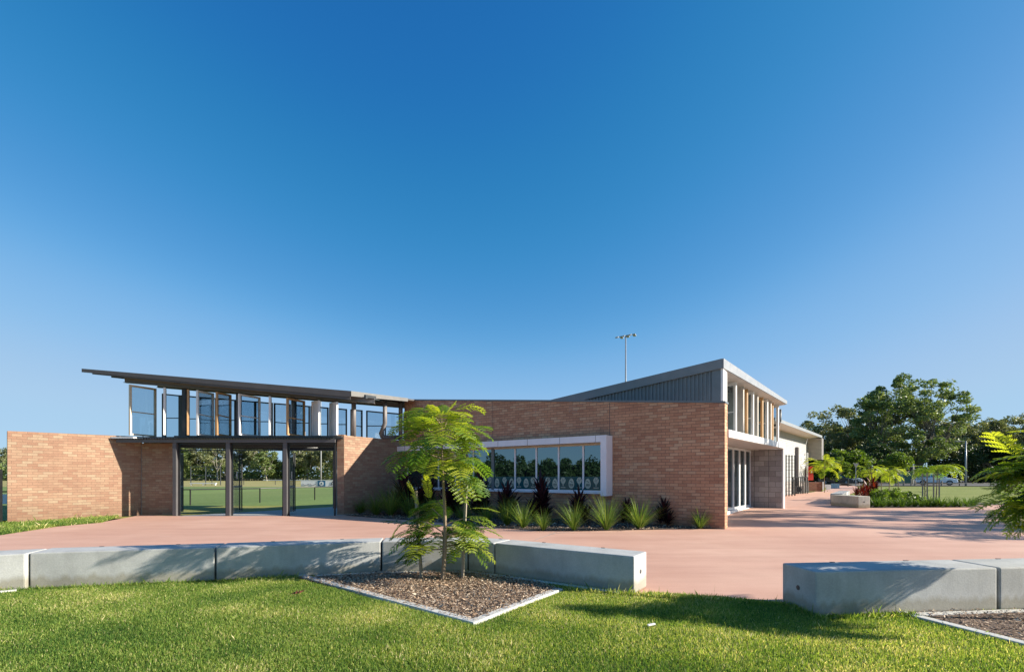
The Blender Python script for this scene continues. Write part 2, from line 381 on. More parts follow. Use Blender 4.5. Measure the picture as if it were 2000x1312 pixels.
M['grassb'] = leaf_mat('grass_blade', [(0, (.035, .09, .018)), (.3, (.11, .19, .035)), (.55, (.23, .30, .06)), (.8, (.38, .38, .13)), (1, (.70, .58, .36))], .35, attr=True, rough=.6, spec=.2)
M['chips'] = leaf_mat('bark_chip', [(0, (.10, .055, .035)), (.5, (.34, .23, .15)), (1, (.70, .58, .44))], .0, attr=True, rough=.85)
# ================================================================== SETTING
def V2(x, y): return Vector((x, y))
A = V2(5.646, 12.83); d1 = V2(-.804, .595).normalized(); nw = V2(-.595, -.804).normalized()
d2 = V2(.647, .763).normalized(); n2 = V2(-.763, .647).normalized()
def onl(P, d, px):                              # point of the plan line P + t d seen in column px
    k = (px-1000)/F; t = (k*P.y-P.x)/(d.x-k*d.y); return P+d*t, t
CW = A+d1*12.66                                 # inner corner with the return wall
PW = V2(-6.13, 17.65)                           # outer corner of the return wall
LW0 = V2(-15.86, 15.2); LW1 = V2(-13.61, 17.8)

sheet('ground', [(-1500, -1500), (1500, -1500), (1500, 1500), (-1500, 1500)], M['ground'], -.07, GX+[-40, 60], GY+[-40, 0, 40, 90])
seat = [V2(-8.05, 5.15), V2(-5.98, 5.98), V2(-3.96, 6.45), V2(-1.90, 7.03), V2(-.647, 7.10), V2(-.25, 6.88), V2(1.455, 5.72)]
plz = [(-20, 4.0), (-8.05, 5.15), (-5.98, 5.98), (-3.96, 6.45), (-1.90, 7.03), (-.647, 7.10), (-.25, 6.88), (1.455, 5.72), (1.66, 5.80), (2.4, 5.60),
       (3.05, 5.31), (5.05, 5.02), (7.1, 5.24), (12, 6.2), (22, 7.5), (13.0, 12.2), (14.1, 13.6), (30, 14.4), (60, 17), (60, 22), (22.5, 20.4), (19.6, 20.3), (18.1, 18.9), (13.75, 18.55),
       (13.8, 20.6), (17.2, 24.6), (21.8, 31.4), (29.5, 41), (40, 56), (58, 84), (52, 84), (30, 46.5), (24.6, 39.0), (23.2, 37.2), (13.3, 26.4), (8.4, 20.6), (3.9, 14.6),
       (-3, 21), (-11.8, 17.25), (-13.6, 17.6), tuple(gp(200, 1019)), tuple(gp(110, 1027)), tuple(gp(0, 1044)), (-20, 9.2)]
sheet('plaza', plz, M['plaza'], .0, GX, GY)
sheet('apron_slab', [(-11.85, 17.05), (-6.2, 17.3), (-4.6, 20.2), (-4.6, 23), (-8.1, 22.2)], M['apron'], .006)
sheet('verge', [(-60, 16.5), (4.4, 16.5), (4.4, 23.4), (-60, 23.4)], M['verge'], -.014, GX, GY)
sheet('sports_field', [(-400, 23.3), (4.4, 23.3), (4.4, 66), (-400, 66)], M['field'], -.01)
sheet('dry_bank', [(-600, 66), (4.4, 66), (4.4, 420), (-600, 420)], M['dry'], -.008)
sheet('car_park', [(44, 62), (110, 58), (190, 100), (70, 150), (36, 110)], M['asphalt'], .0)
# expansion joints sawn in the slab, as thin recessed-looking strips
jm = MB()
for a, b, wd in (((.9, 11.7), (1.65, 12.4), .03), (gp(1045, 1054), gp(1085, 1040), .035), (gp(1915, 988), gp(1979, 1014), .03)):
    a = V2(*a); b = V2(*b); d = (b-a).normalized(); n_ = V2(-d.y, d.x)*wd/2
    k = 8
    for i in range(k):
        p = a.lerp(b, i/k); q = a.lerp(b, (i+1)/k)
        jm.poly([(r.x, r.y, G(r.x, r.y)+.004) for r in (p-n_, q-n_, q+n_, p+n_)])
tag(jm.build('slab_joint', mat('joint_filler', (.42, .34, .29), .9)), None, None, None, 'structure')

# front lawn ---------------------------------------------------------
bed1 = [V2(-2.93, 6.62), V2(-.36, 4.56), V2(.60, 5.90), V2(.30, 6.42), V2(-.25, 6.80), V2(-.62, 7.02), V2(-1.90, 6.96)]
bed2 = [V2(4.02, 4.98), V2(4.30, 3.85), V2(4.6, 2.6), V2(9, 2.6), V2(9, 5.3), V2(7.1, 5.18), V2(5.05, 4.98)]
bed3 = [V2(-6.15, 5.84), V2(-6.6, 5.42), V2(-9, 4.4), V2(-9, 4.9), V2(-8.05, 5.12)]
lawnP = [(-20, 3.9), (-8.05, 5.15), (-5.98, 5.98), (-3.96, 6.45), (-1.90, 7.03), (-.647, 7.10), (-.25, 6.88), (1.455, 5.72), (1.66, 5.80), (2.4, 5.60),
         (3.05, 5.31), (3.0, 4.80), (5.05, 5.02), (7.1, 5.24), (12, 6.2), (20, 7.2), (20, -8), (-20, -8)]
sheet('front_lawn', lawnP, M['lawn'], .008)
for nm, b in (('mulch_bed', bed1), ('mulch_bed', bed2), ('mulch_bed', bed3)):
    sheet(nm, b, M['soil2'], .016)
def bladefield(name, P, holes, dens, hmin, hmax, wd, seed, label, rmax=7.6, extra=None):
    g = np.random.default_rng(seed); xs = [p[0] for p in P]; ys = [p[1] for p in P]
    x0, x1, y0, y1 = min(xs), max(xs), min(ys), max(ys); n = int(dens*(x1-x0)*(y1-y0))
    x = g.uniform(x0, x1, n); y = g.uniform(y0, y1, n); k = inpoly(x, y, P)
    for h in holes: k &= ~inpoly(x, y, h)
    x, y = x[k], y[k]
    if extra is not None: ex = extra(g); x = np.concatenate([x, ex[0]]); y = np.concatenate([y, ex[1]])
    n = len(x)
    # patchiness
    pn = np.sin(x*1.9+np.cos(y*2.3)*1.3)*np.cos(y*2.6+np.sin(x*1.1)*2)+.5*np.sin(x*5.1+y*3.3)*np.cos(y*6.1-x*2.2)
    h = g.uniform(hmin, hmax, n)*(1+.25*pn)*np.where(g.random(n) < .015, 1.9, 1.0)
    an = g.uniform(0, 2*np.pi, n); lean = g.normal(0, .85, n); la = g.uniform(0, 2*np.pi, n)
    z0 = np.array([G(a, b) for a, b in zip(x, y)]) if rmax > 10 else np.zeros(n)+.008
    w_ = wd*g.uniform(.6, 1.3, n); dx = np.cos(an)*w_/2; dy = np.sin(an)*w_/2
    tx = np.sin(lean)*h*np.cos(la); ty = np.sin(lean)*h*np.sin(la); tz = np.abs(np.cos(lean))*h+.004
    V = np.stack([np.stack([x-dx, y-dy, z0], 1), np.stack([x+dx, y+dy, z0], 1),
                  np.stack([x+dx*.8+tx*.4, y+dy*.8+ty*.4, z0+tz*.6], 1), np.stack([x+tx, y+ty, z0+tz], 1)], 1).reshape(-1, 3)
    b = np.arange(n)*4; Fc = np.stack([b, b+1, b+2, b+3], 1)
    t = np.clip(.42+.15*pn+g.normal(0, .19, n)+np.where(g.random(n) < .05+.10*np.clip(pn, 0, 1), .45, 0), 0, 1)
    dry = np.sin(x*.83+1.3+np.sin(y*1.7))*np.cos(y*1.15-x*.4)+.5*np.sin(x*2.9-y*1.3); t = np.clip(t+.22*np.clip(dry-.35, 0, 1)-.14*np.clip(-dry-.3, 0, 1), 0, 1)
    o = np_mesh(name, V, Fc, M['grassb'], attr=np.repeat(t, 4)); tag(o, label, 'grass', None, 'stuff'); return o
vis = [(-7.6, 6.2), (-7.6, 5.35), (-5.98, 5.98), (-3.96, 6.43), (-1.90, 7.01), (-.647, 7.08), (-.25, 6.86), (1.455, 5.70), (1.66, 5.78), (2.4, 5.58),
       (3.05, 5.29), (3.0, 4.80), (5.05, 5.02), (7.1, 5.24), (7.0, 3.2), (4.2, 3.2), (-4.2, 3.2), (-6.4, 5.2)]
vis = [(-8.05, 5.13)]+vis[2:16]+[(3.9, 3.2), (-3.9, 3.2), (-8.05, 5.0)]
def infl(P, e):                                # kerb footprint, kept clear of blades
    c = sum((p for p in P), V2(0, 0))/len(P); return [c+(p-c)*(1+e) for p in P]
def tall(g):                                   # longer unmown tufts against the seats and slab edge
    X = []; Y = []
    for a, b, nn_ in ((V2(-7.4, 5.35), V2(-5.9, 5.95), 500), (V2(-5.9, 5.95), V2(-3.9, 6.42), 900), (V2(-3.9, 6.42), V2(-2.95, 6.68), 700), (V2(.65, 5.95), V2(1.5, 5.62), 500),
                      (V2(1.5, 5.62), V2(3.0, 5.2), 800), (V2(3.0, 5.2), V2(2.98, 4.72), 500), (V2(2.98, 4.72), V2(4.0, 4.84), 1100)):
        t = g.random(nn_); X.append(a.x+(b.x-a.x)*t+g.normal(0, .03, nn_)); Y.append(a.y+(b.y-a.y)*t-np.abs(g.normal(0, .04, nn_)))
    return np.concatenate(X), np.concatenate(Y)
bladefield('lawn_grass', vis, [infl(bed1, .03), infl(bed2, .0), bed3], 17000, .012, .034, .0052, 3, 'sunlit green couch lawn in the foreground before the concrete seats')
bladefield('tall_grass_tufts', [(0, 0), (.01, 0), (.01, .01)], [], 1, .035, .085, .005, 5, 'longer unmown grass fringing the concrete seats', extra=tall)
bladefield('wall_grass', [(-15.9, 15.1), (-14.0, 17.25), tuple(gp(200, 1020)), tuple(gp(110, 1028)), tuple(gp(0, 1045)), (-17.5, 13.6)], [], 2600, .05, .12, .012, 8, 'strip of rough grass along the foot of the left brick wall', rmax=20)

def chips(name, P, n, seed, label, size=.022):
    g = np.random.default_rng(seed); xs = [p[0] for p in P]; ys = [p[1] for p in P]
    x = g.uniform(min(xs), max(xs), n*3); y = g.uniform(min(ys), max(ys), n*3); k = inpoly(x, y, P) & (y > 3.0) & (x < 7.5) & (y < 22); x, y = x[k][:n], y[k][:n]; n = len(x)
    z = .018+g.random(n)**2*.035; L = size*g.uniform(.35, 1.3, n)*np.where(g.random(n) < .04, 2, 1); W = L*g.uniform(.22, .6, n)
    an = g.uniform(0, 2*np.pi, n); tl = g.normal(0, .3, n); t2 = g.normal(0, .4, n)
    ax = np.stack([np.cos(an)*np.cos(tl), np.sin(an)*np.cos(tl), np.sin(tl)], 1)*L[:, None]/2
    ay = np.stack([-np.sin(an)*np.cos(t2), np.cos(an)*np.cos(t2), np.sin(t2)], 1)*W[:, None]/2
    c = np.stack([x, y, z], 1); V = np.stack([c-ax-ay, c+ax-ay*.6, c+ax*.9+ay, c-ax+ay*.8], 1).reshape(-1, 3)
    b = np.arange(n)*4; o = np_mesh(name, V, np.stack([b, b+1, b+2, b+3], 1), M['chips'], attr=np.repeat(np.clip(g.normal(.48, .24, n), 0, 1), 4))
    tag(o, label, 'bark mulch', None, 'stuff')
chips('bark_mulch', bed1, 34000, 11, 'brown bark chips filling the triangular bed under the staked sapling')
chips('bark_mulch', bed2, 18000, 12, 'brown bark chips in the bed at the lower right corner')
chips('bark_mulch', bed3, 900, 13, 'brown bark chips at the left edge below the seat')
# kerbs
def kerb(pts, label, wd=.10, h=.035):
    mb = MB(); ribbon(mb, pts, wd, -.05, h); o = mb.build('garden_kerb', M['kerb'], bevel=.008); tag(o, label, 'kerb', 'pale concrete garden kerbs')
kerb([V2(-2.98, 6.70), V2(-.36, 4.53), V2(.62, 5.90)], 'pale V shaped kerb edging the triangular mulch bed')
kerb([V2(3.86, 5.02), V2(4.22, 3.85), V2(4.52, 2.6)], 'pale kerb between lawn and the lower right mulch bed')
kerb([V2(-9, 4.30), V2(-6.6, 5.36), V2(-5.98, 5.83)], 'short pale kerb at the left edge of the lawn', .07)
def footing(pts, label):
    mb = MB(); ribbon(mb, pts, -.09, -.05, .028); tag(mb.build('seat_footing', M['kerb'], bevel=.006), label, 'footing', 'concrete footings under the seats')
footing([V2(-2.75, 6.775), V2(-1.90, 7.012), V2(-.66, 7.08), V2(-.27, 6.865), V2(1.30, 5.79)], 'pale footing strip under the seats behind the triangular mulch bed')
footing([V2(3.80, 4.868), V2(5.05, 5.002), V2(7.1, 5.222)], 'pale footing strip under the right hand seats')

# ------------------------------------------------------------------ concrete seats
HB = .455
def seatblock(c4, label, group, material='conc', socket=None, notch=True, z=0.0, h=HB):
    """c4: front-left, front-right, back-right, back-left plan corners"""
    c = (c4[0]+c4[2])/2; t = empty('concrete_seat', (c.x, c.y, z)); tag(t, label, 'concrete seat', group)
    mb = MB(); q = [p-c for p in c4]; mb.hexa([(p.x, p.y, .012) for p in q], [(p.x, p.y, h) for p in q])
    mb.build('block', M[material], t, bevel=.016)
    if socket is not None:                      # lifting socket cast in an end face
        a, b = socket; p = (c4[a]+c4[b])/2-c; e = (c4[b]-c4[a]).normalized(); out_ = V2(e.y, -e.x)
        if out_.dot(p) < 0: out_ = -out_
        s = MB(); P0 = Vector((p.x, p.y, h*.53)); o3 = Vector((out_.x, out_.y, 0))
        s.tube([P0+o3*.001, P0+o3*.004], [.026, .026], 14); s.tube([P0+o3*.004, P0+o3*.006], [.015, .012], 10)
        s.build('lifting_socket', M['steel_dk'], t)
    if notch:
        for f in (.28, .72):
            s = MB(); p = c4[3].lerp(c4[2], f)-c; e = (c4[2]-c4[3]).normalized(); i_ = (c4[0]-c4[3]).normalized()*.03
            s.box((p.x+i_.x, p.y+i_.y, h+.002), (.05, .022, .006), math.atan2(e.y, e.x)); s.build('lifting_notch', M['steel_dk'], t)
    return t
def chain(P, dep):
    off = []
    for i in range(len(P)):
        if i == 0: d = (P[1]-P[0]).normalized(); o = V2(-d.y, d.x)
        elif i == len(P)-1: d = (P[-1]-P[-2]).normalized(); o = V2(-d.y, d.x)
        else:
            a = (P[i]-P[i-1]).normalized(); b = (P[i+1]-P[i]).normalized(); na = V2(-a.y, a.x); nb = V2(-b.y, b.x)
            o = (na+nb).normalized(); o = o/o.dot(na)
        off.append(P[i]+o*dep)
    return off
ob = chain(seat, .45); labs = ['grey concrete seat cut off by the left edge of the photo', 'long grey concrete seat with tree shadow at its top, second from the left edge',
    'grey concrete seat striped by feathery leaf shadows left of the mulch bed', 'grey concrete seat directly behind the staked sapling', 'short grey mitred seat piece right of the sapling trunk',
    'grey concrete seat right of the sapling with a bright sunlit end']
for i in range(6):
    g = .012; a, b = seat[i], seat[i+1]; u = (b-a).normalized(); ub = (ob[i+1]-ob[i]).normalized()
    c4 = [a+u*g, b-u*g, ob[i+1]-ub*g, ob[i]+ub*g]
    if i == 0: c4 = [p+V2(.02, -.045) for p in c4]
    seatblock(c4, labs[i], 'precast concrete seats edging the plaza', 'conc', (1, 2) if i == 5 else None)
rs = [V2(3.0, 4.80), V2(5.05, 5.02), V2(7.10, 5.24), V2(9.15, 5.5)]; orr = chain(rs, .50)
for i, lb in enumerate(['big grey concrete seat right of the gap, leaf shadow on its left end', 'grey concrete seat at the right edge beyond the dark joint', 'grey concrete seat just outside the right edge']):
    u = (rs[i+1]-rs[i]).normalized(); g = .016
    seatblock([rs[i]+u*g, rs[i+1]-u*g, orr[i+1]-u*g, orr[i]+u*g], lb, 'precast concrete seats edging the plaza', 'conc', (3, 0) if i == 0 else None)
p0 = V2(*gp(1676, 992)); p1 = V2(*gp(1622.5, 986.5)); dd = (p0-p1).normalized(); nn2 = V2(-dd.y, dd.x)
# far seat: long side faces left, beige bounce light in its colour, sunlit end faces the camera
seatblock([p1, p0, p0+nn2*.45, p1+nn2*.45], 'beige concrete seat with a white end beside the planting bed, nearest of the far row', 'far concrete seats along the path', 'conc_bounce', (1, 2), z=G(13, 18.5))
row = [V2(13.75, 20.9), V2(14.6, 22.0), V2(15.45, 23.1), V2(16.3, 24.2), V2(17.2, 25.4)]
for i, lb in enumerate(['first pale seat behind the beige seat in the far row', 'second pale seat behind the beige seat in the far row', 'third pale seat behind the beige seat in the far row', 'last pale seat of the far row beside red leaved plants']):
    u = (row[i+1]-row[i]).normalized(); nb = V2(u.y, -u.x)*.45; a = row[i]+u*.08; b = row[i+1]-u*.18
    seatblock([a, a+nb, b+nb, b], lb, 'far concrete seats along the path', 'conc', None, z=.2, h=.46)
for px, py, lb in ((1616, 956, 'small white concrete cube on the grass, left of the two'), (1634, 953, 'small white concrete cube on the grass, right of the two')):
    x, y = gp(px, py); s = .28
    seatblock([V2(x-s, y), V2(x+s, y), V2(x+s, y+.5), V2(x-s, y+.5)], lb, 'small concrete cubes beside the path', 'kerb', None, False, z=.2, h=.46)

# ================================================================== LEFT BRICK WALL
t = empty('brick_wall', (LW0.x, LW0.y, 0)); tag(t, 'free standing sandy brick wall at the left with a pier beside the gate', 'brick wall')
def W(mb, name, material, par, **kw):           # mesh given in world coordinates under a placed parent
    L = par.location
    mb.v = [(x-L.x, y-L.y, z-L.z) for x, y, z in mb.v]
    return mb.build(name, material, par, **kw)
mb = MB(); dL = (LW1-LW0).normalized(); mb.wall(LW0, LW1, .23, -.2, 2.83, 2.86); W(mb, 'wall', M['brick'], t)
mb = MB(); mb.wall((-13.605, 17.74), (-12.36, 17.74), .25, -.05, 2.62); W(mb, 'pier', M['brick'], t)
mb = MB(); mb.wall((-13.60, 17.735), (-13.585, 17.735), .01, 0, 2.6); W(mb, 'movement_joint', M['steel'], t)

# ================================================================== CLUBHOUSE
club = empty('clubhouse', (A.x, A.y, 0)); tag(club, 'low brick clubhouse with raking parapet, long window strip and grey skillion roof', 'building')
def wp(t, o=0.0): return A+d1*t+nw*o           # point of the front wall: t along it to the left, o out of it
ztop = lambda t: 3.345+.0985*t
T0 = 12.66; th = .30
tr = onl(A+nw*.0, d1, 1186)[1]; tl = onl(A, d1, 796)[1]; zs, zh = .88, 2.47
mb = MB()
def fw(ta, tb, z0a, z1a, z1b=None):            # ta right end, tb left end
    mb.wall(wp(tb), wp(ta), th, z0a, z1b if z1b is not None else z1a, z1a)
fw(0, tr, -.2, ztop(0), ztop(tr)); fw(tr, tl, -.2, zs); fw(tr, tl, zh, ztop(tr), ztop(tl)); fw(tl, T0, -.2, ztop(tl), ztop(T0))
W(mb, 'brick_wall', M['brick_lifted'], club)
mb = MB(); mb.wall(wp(T0-.03, .02), wp(-.02, .02), th+.04, ztop(T0), ztop(0)+.055, ztop(0)+.055)
mb = MB(); a, b = wp(T0-.05, .02), wp(-.02, .02); mb.wall(a, b, th+.05, ztop(T0), ztop(T0)+.05, ztop(0)+.055, ztop(0)); W(mb, 'coping', M['clad'], club)
for px in (1190.5, 962.5):                     # movement joints
    p, tt = onl(A, d1, px); mb = MB(); mb.wall(wp(tt+.007, .003), wp(tt-.007, .003), .02, zh+.15, ztop(tt)-.01); W(mb, 'movement_joint', M['steel_dk'], club)
# soldier course under the window
mb = MB(); mb.wall(wp(tl, .012), wp(tr+.1, .012), .02, zs-.16, zs-.005); W(mb, 'sill_course', M['brick_lifted'], club)
# return wall and pier
rd = (CW-PW).normalized(); mb = MB(); mb.wall(PW, CW, .25, -.1, 2.90); W(mb, 'return_wall', M['brick'], club)
mb = MB(); mb.wall((-6.385, 17.65), (-6.134, 17.65), .25, -.1, 2.93); W(mb, 'gate_pier', M['brick'], club)
# body behind the walls (keeps daylight out)
S0 = A+n2*1.32+d2*.45; S1 = S0+d2*6.75
mb = MB(); mb.prism([tuple(S0), tuple(S1), tuple(S1+n2*10), tuple(CW+V2(.2, .6)+V2(.5, 1.5)), tuple(CW+V2(.35, .1)), tuple(wp(T0, -.5)), tuple(wp(1.7, -.5))], -.1, 2.60); W(mb, 'core', M['dark_room'], club)
mb = MB(); mb.prism([tuple(wp(1.0, -.32)), tuple(wp(T0-.1, -.32)), tuple(CW+V2(1.5, 2.5)), tuple(CW+V2(4, 5)), tuple(wp(1.0, -7))], 3.0, 3.12); W(mb, 'low_roof', M['roof_blue'], club)
# window strip ------------------------------------------------------
ofs = .43
fr, ft = onl(A+nw*ofs, d1, 1184); fl, flt = onl(A+nw*ofs, d1, 775.5); zt, zb, bh = 2.635, .815, .20
def box_out(name, ta, tb, z0, z1, o0, o1, material, par=club, bevel=0):
    m_ = MB(); m_.wall(wp(tb, o1), wp(ta, o1), o1-o0, z0, z1); return W(m_, name, material, par, bevel=bevel)
hd = box_out('window_head', ft+.19, flt, zt-bh, zt, .0, ofs, M['lilac']); box_out('window_cheek', ft, ft+.187, zb, zt, .003, ofs+.003, M['lilac'])
cap = MB(); cap.wall(wp(flt, .0), wp(ft+.19, .0), .012, zt, zt+.03); W(cap, 'head_flashing', M['steel_dk'], club)
for px in (790.5, 869.5, 914, 972.5, 1030, 1093, 1163): _, q = onl(A+nw*ofs, d1, px); cap = MB(); cap.wall(wp(q+.004, ofs+.004), wp(q-.004, ofs+.004), .004, zt-bh, zt); W(cap, 'panel_joint', M['steel_dk'], club)
gl = .02                                        # glass plane offset from the brick face
edges = [797, 826, 857, 890, 925, 963.5, 1006.5, 1048, 1091.5, 1139.5, 1188]
te = [onl(A+nw*gl, d1, e)[1] for e in edges]; z0, z1 = .92, zt-bh-.015
sill = MB(); sill.wall(wp(tl, .09), wp(ft+.19, .09), .11, zs-.02, zs+.045); W(sill, 'window_sill', M['lilac'], club)
hdr = MB(); hdr.wall(wp(tl, .05), wp(ft+.19, .05), .06, z1-.05, z1+.012); W(hdr, 'window_head_trim', M['cream'], club)
def emblem_tree(m_, c, ax, s, z):              # simple round-crowned tree print
    P = []
    for k in range(14):
        an = 2*math.pi*k/14; rr = s*.34*(1+.12*math.sin(an*3)); yy = math.sin(an)
        P.append((rr*math.cos(an)*(1-.45*max(0, yy)), z+s*.20+rr*yy*1.15+.03*s*math.cos(an*6)))
    m_.poly([(c.x+ax.x*u, c.y+ax.y*u, v) for u, v in P]); 
    for (u0, u1, v0, v1) in ((-.025*s*2, .025*s*2, z-s*.42, z-s*.1), (-.30*s, .30*s, z-s*.62, z-s*.54)):
        m_.poly([(c.x+ax.x*u, c.y+ax.y*u, v) for u, v in ((u0, v0), (u1, v0), (u1, v1), (u0, v1))])
def emblem_badge(m_, dk, c, ax, s, z, out3):
    P = []
    for k in range(18):
        an = 2*math.pi*k/18; u = s*.38*math.cos(an)*(1-.18*math.sin(an)); v = s*.60*math.sin(an)
        P.append((u, z-s*.02+v))
    m_.poly([(c.x+ax.x*u, c.y+ax.y*u, v) for u, v in P])
    for (u0, u1, v0, v1) in ((-.16, .05, .22, .29), (-.02, .17, .10, .17), (-.24, .24, -.06, -.10), (-.24, -.12, -.26, -.13), (-.08, .04, -.26, -.13), (.09, .24, -.26, -.13), (-.2, .2, -.33, -.38)):
        dk.poly([(c.x+ax.x*u*s+out3.x, c.y+ax.y*u*s+out3.y, z+v*s) for u, v in ((u0, v0), (u1, v0), (u1, v1), (u0, v1))])
axr = -d1                                       # to the right along the wall
for i in range(10):
    tb_, ta_ = te[i], te[i+1]; wide = .06 if i in (4,) else .0
    fm = MB(); s = .028
    for (x0, x1, y0, y1) in ((ta_, ta_+s, z0, z1), (tb_-s, tb_, z0, z1), (ta_+s, tb_-s, z0, z0+.045), (ta_+s, tb_-s, z1-.04, z1)):
        fm.wall(wp(x1-(.05 if wide and x0 > ta_+.1 and y1 == z1 and y0 == z0 else 0)*0, .045), wp(x0, .045), .05, y0, y1)
    f_ = W(fm, 'window', M['lilac'], club)
    pm = MB(); pm.wall(wp(tb_-s, gl), wp(ta_+s, gl), .008, z0+.045, z1-.04); pp = pm.build('pane', M['glass'], None); L = club.location
    pp.data.transform(Matrix.Translation(-L)); pp.parent = f_
    if i >= 3:
        bm_ = MB(); zf0, zf1 = z0+.05, 1.395; bm_.poly([(p.x, p.y, z) for p, z in ((wp(tb_-s, gl+.003), zf0), (wp(ta_+s, gl+.003), zf0), (wp(ta_+s, gl+.003), zf1), (wp(tb_-s, gl+.003), zf1))])
        b_ = bm_.build('film_band', M['film'], None); b_.data.transform(Matrix.Translation(-L)); b_.parent = f_
        wdt = tb_-ta_; k0 = 0 if i % 2 else 1; xs_ = [.16, .52, .86] if wdt > .75 else [.2, .62]
        for j, fx in enumerate(xs_):
            c = wp(tb_-s-(wdt-2*s)*fx, gl+.006); em = MB(); dk = MB()
            if (j+k0) % 2:
                emblem_tree(em, c, axr, .29, (zf0+zf1)/2+.03); q_ = c+nw*.003
                for u_, v_, w_ in ((0, .05, .012), (-.03, .07, .05), (.035, .10, .05), (-.02, .13, .035)): dk.poly([(q_.x+axr.x*a_, q_.y+axr.y*a_, (zf0+zf1)/2+.02+b_) for a_, b_ in ((u_-w_/2, v_-.02), (u_-w_/2+.01, v_-.028), (u_+w_/2+.01, v_+.01), (u_+w_/2, v_+.018))])
            else: emblem_badge(em, dk, c, axr, .27, (zf0+zf1)/2, nw*.003)
            e_ = em.build('film_emblem', M['print'], None); e_.data.transform(Matrix.Translation(-L)); e_.parent = f_
            if dk.v: e_ = dk.build('film_lettering', M['film'], None); e_.data.transform(Matrix.Translation(-L)); e_.parent = f_
mull = MB(); mull.wall(wp(te[5]+.07, .05), wp(te[5]-.05, .05), .07, z0, z1); W(mull, 'window_post', M['clad'], club)
# upper gable and skillion roof -------------------------------------
tg = 6.2; Q0 = V2(6.22, 14.31); wq = lambda t, o=0.0: Q0+d1*t+nw*o
mb = MB(); pitch = .12; k = 0; tcur = .28
ro = lambda tt: 4.87-.112*tt                    # roof top line along the gable
while tcur < tg:
    for (da, o) in ((0, -.17), (.045, -.17), (.06, -.135), (.105, -.135), (.12, -.17)): pass
    seq = [(0, -.17), (.05, -.17), (.062, -.138), (.108, -.138), (.12, -.17)]
    for j in range(4):
        ta_, oa = tcur+seq[j][0], seq[j][1]; tb_, ob_ = tcur+seq[j+1][0], seq[j+1][1]
        pa, pb = wq(ta_, oa+.10), wq(tb_, ob_+.10); za, zb2 = 3.2, 3.2; ua, ub2 = ro(ta_)-.2, ro(tb_)-.2
        mb.poly([(pb.x, pb.y, zb2), (pa.x, pa.y, za), (pa.x, pa.y, ua), (pb.x, pb.y, ub2)])
    tcur += pitch
W(mb, 'gable_cladding', M['clad'], club)
mb = MB(); mb.wall(wq(.30, -.04), wq(.05, -.04), .2, 3.2, ro(.2)-.2); W(mb, 'corner_panel', M['clad'], club)
mb = MB(); mb.wall(wq(.045, -.03), wq(-.02, -.03), .5, 2.67, ro(0)-.22); W(mb, 'corner_trim', M['white'], club)
mb = MB(); mb.wall(wq(tg, -.4), wq(.25, -.4), .12, 3.0, ro(tg)-.2, ro(.25)-.2); W(mb, 'gable_backing', M['clad'], club)
R0 = Q0-nw*0; R1 = R0+d2*8.8; R3 = R0+d1*6.4; R2 = R1+(R3-R0)
zr = [4.87, 4.66, 3.95, 4.16]
def slab4(mb, P, zt_, tk):
    mb.hexa([(p.x, p.y, z-tk) for p, z in zip(P, zt_)], [(p.x, p.y, z) for p, z in zip(P, zt_)])
mb = MB(); slab4(mb, [R0, R1, R2, R3], zr, .06); W(mb, 'roof', M['roof_lt'], club)
sh = lambda p, q, f: p+(q-p)*f
mb = MB(); mb.wall(R3+nw*.02, R0+nw*.02, .04, zr[3]-.27, zr[3]+.012, zr[0]+.012, zr[0]-.27); W(mb, 'gable_fascia', M['roof_blue'], club)
e2 = V2(.763, -.647)
mb = MB(); mb.wall(R0+e2*.045, R1+e2*.045, .04, zr[0]-.27, zr[0]+.015, zr[1]+.015, zr[1]-.13); W(mb, 'eaves_fascia', M['roof_lt'], club)
mb = MB(); mb.hexa([(p.x, p.y, z-.14) for p, z in zip([R0+d2*.4, R1, R1+n2*1.9, R0+n2*1.9+d2*.4], [4.82, 4.66, 4.45, 4.60])], [(p.x, p.y, z-.10) for p, z in zip([R0+d2*.4, R1, R1+n2*1.9, R0+n2*1.9+d2*.4], [4.82, 4.66, 4.45, 4.60])]); W(mb, 'soffit', M['soffit'], club)
# clerestory above the canopy
L0 = A+n2*1.15+d2*1.5
mb = MB(); mb.wall(L0+n2*.02+d2*.2, L0+n2*.02+d2*9.4, .12, 4.42, 4.68, 4.54, 4.36); W(mb, 'clerestory_head', M['steel'], club)
mb = MB(); mb.wall(A+n2*2.9+d2*1.9, A+n2*2.9+d2*11, .1, 2.6, 4.45); W(mb, 'clerestory_back_wall', M['beige'], club)
mb = MB()
for k in range(60):
    p = A+n2*2.85+d2*(2.1+k*.14); mb.box((p.x, p.y, 3.5), (.05, .05, 1.7), math.atan2(d2.y, d2.x))
W(mb, 'backing_battens', M['beige'], club)
mb = MB(); mb.prism([tuple(A+n2*1.28+d2*.8), tuple(A+n2*1.28+d2*10.9), tuple(A+n2*2.9+d2*10.9), tuple(A+n2*2.9+d2*.8)], 2.606, 2.64); W(mb, 'clerestory_floor', M['beige'], club)
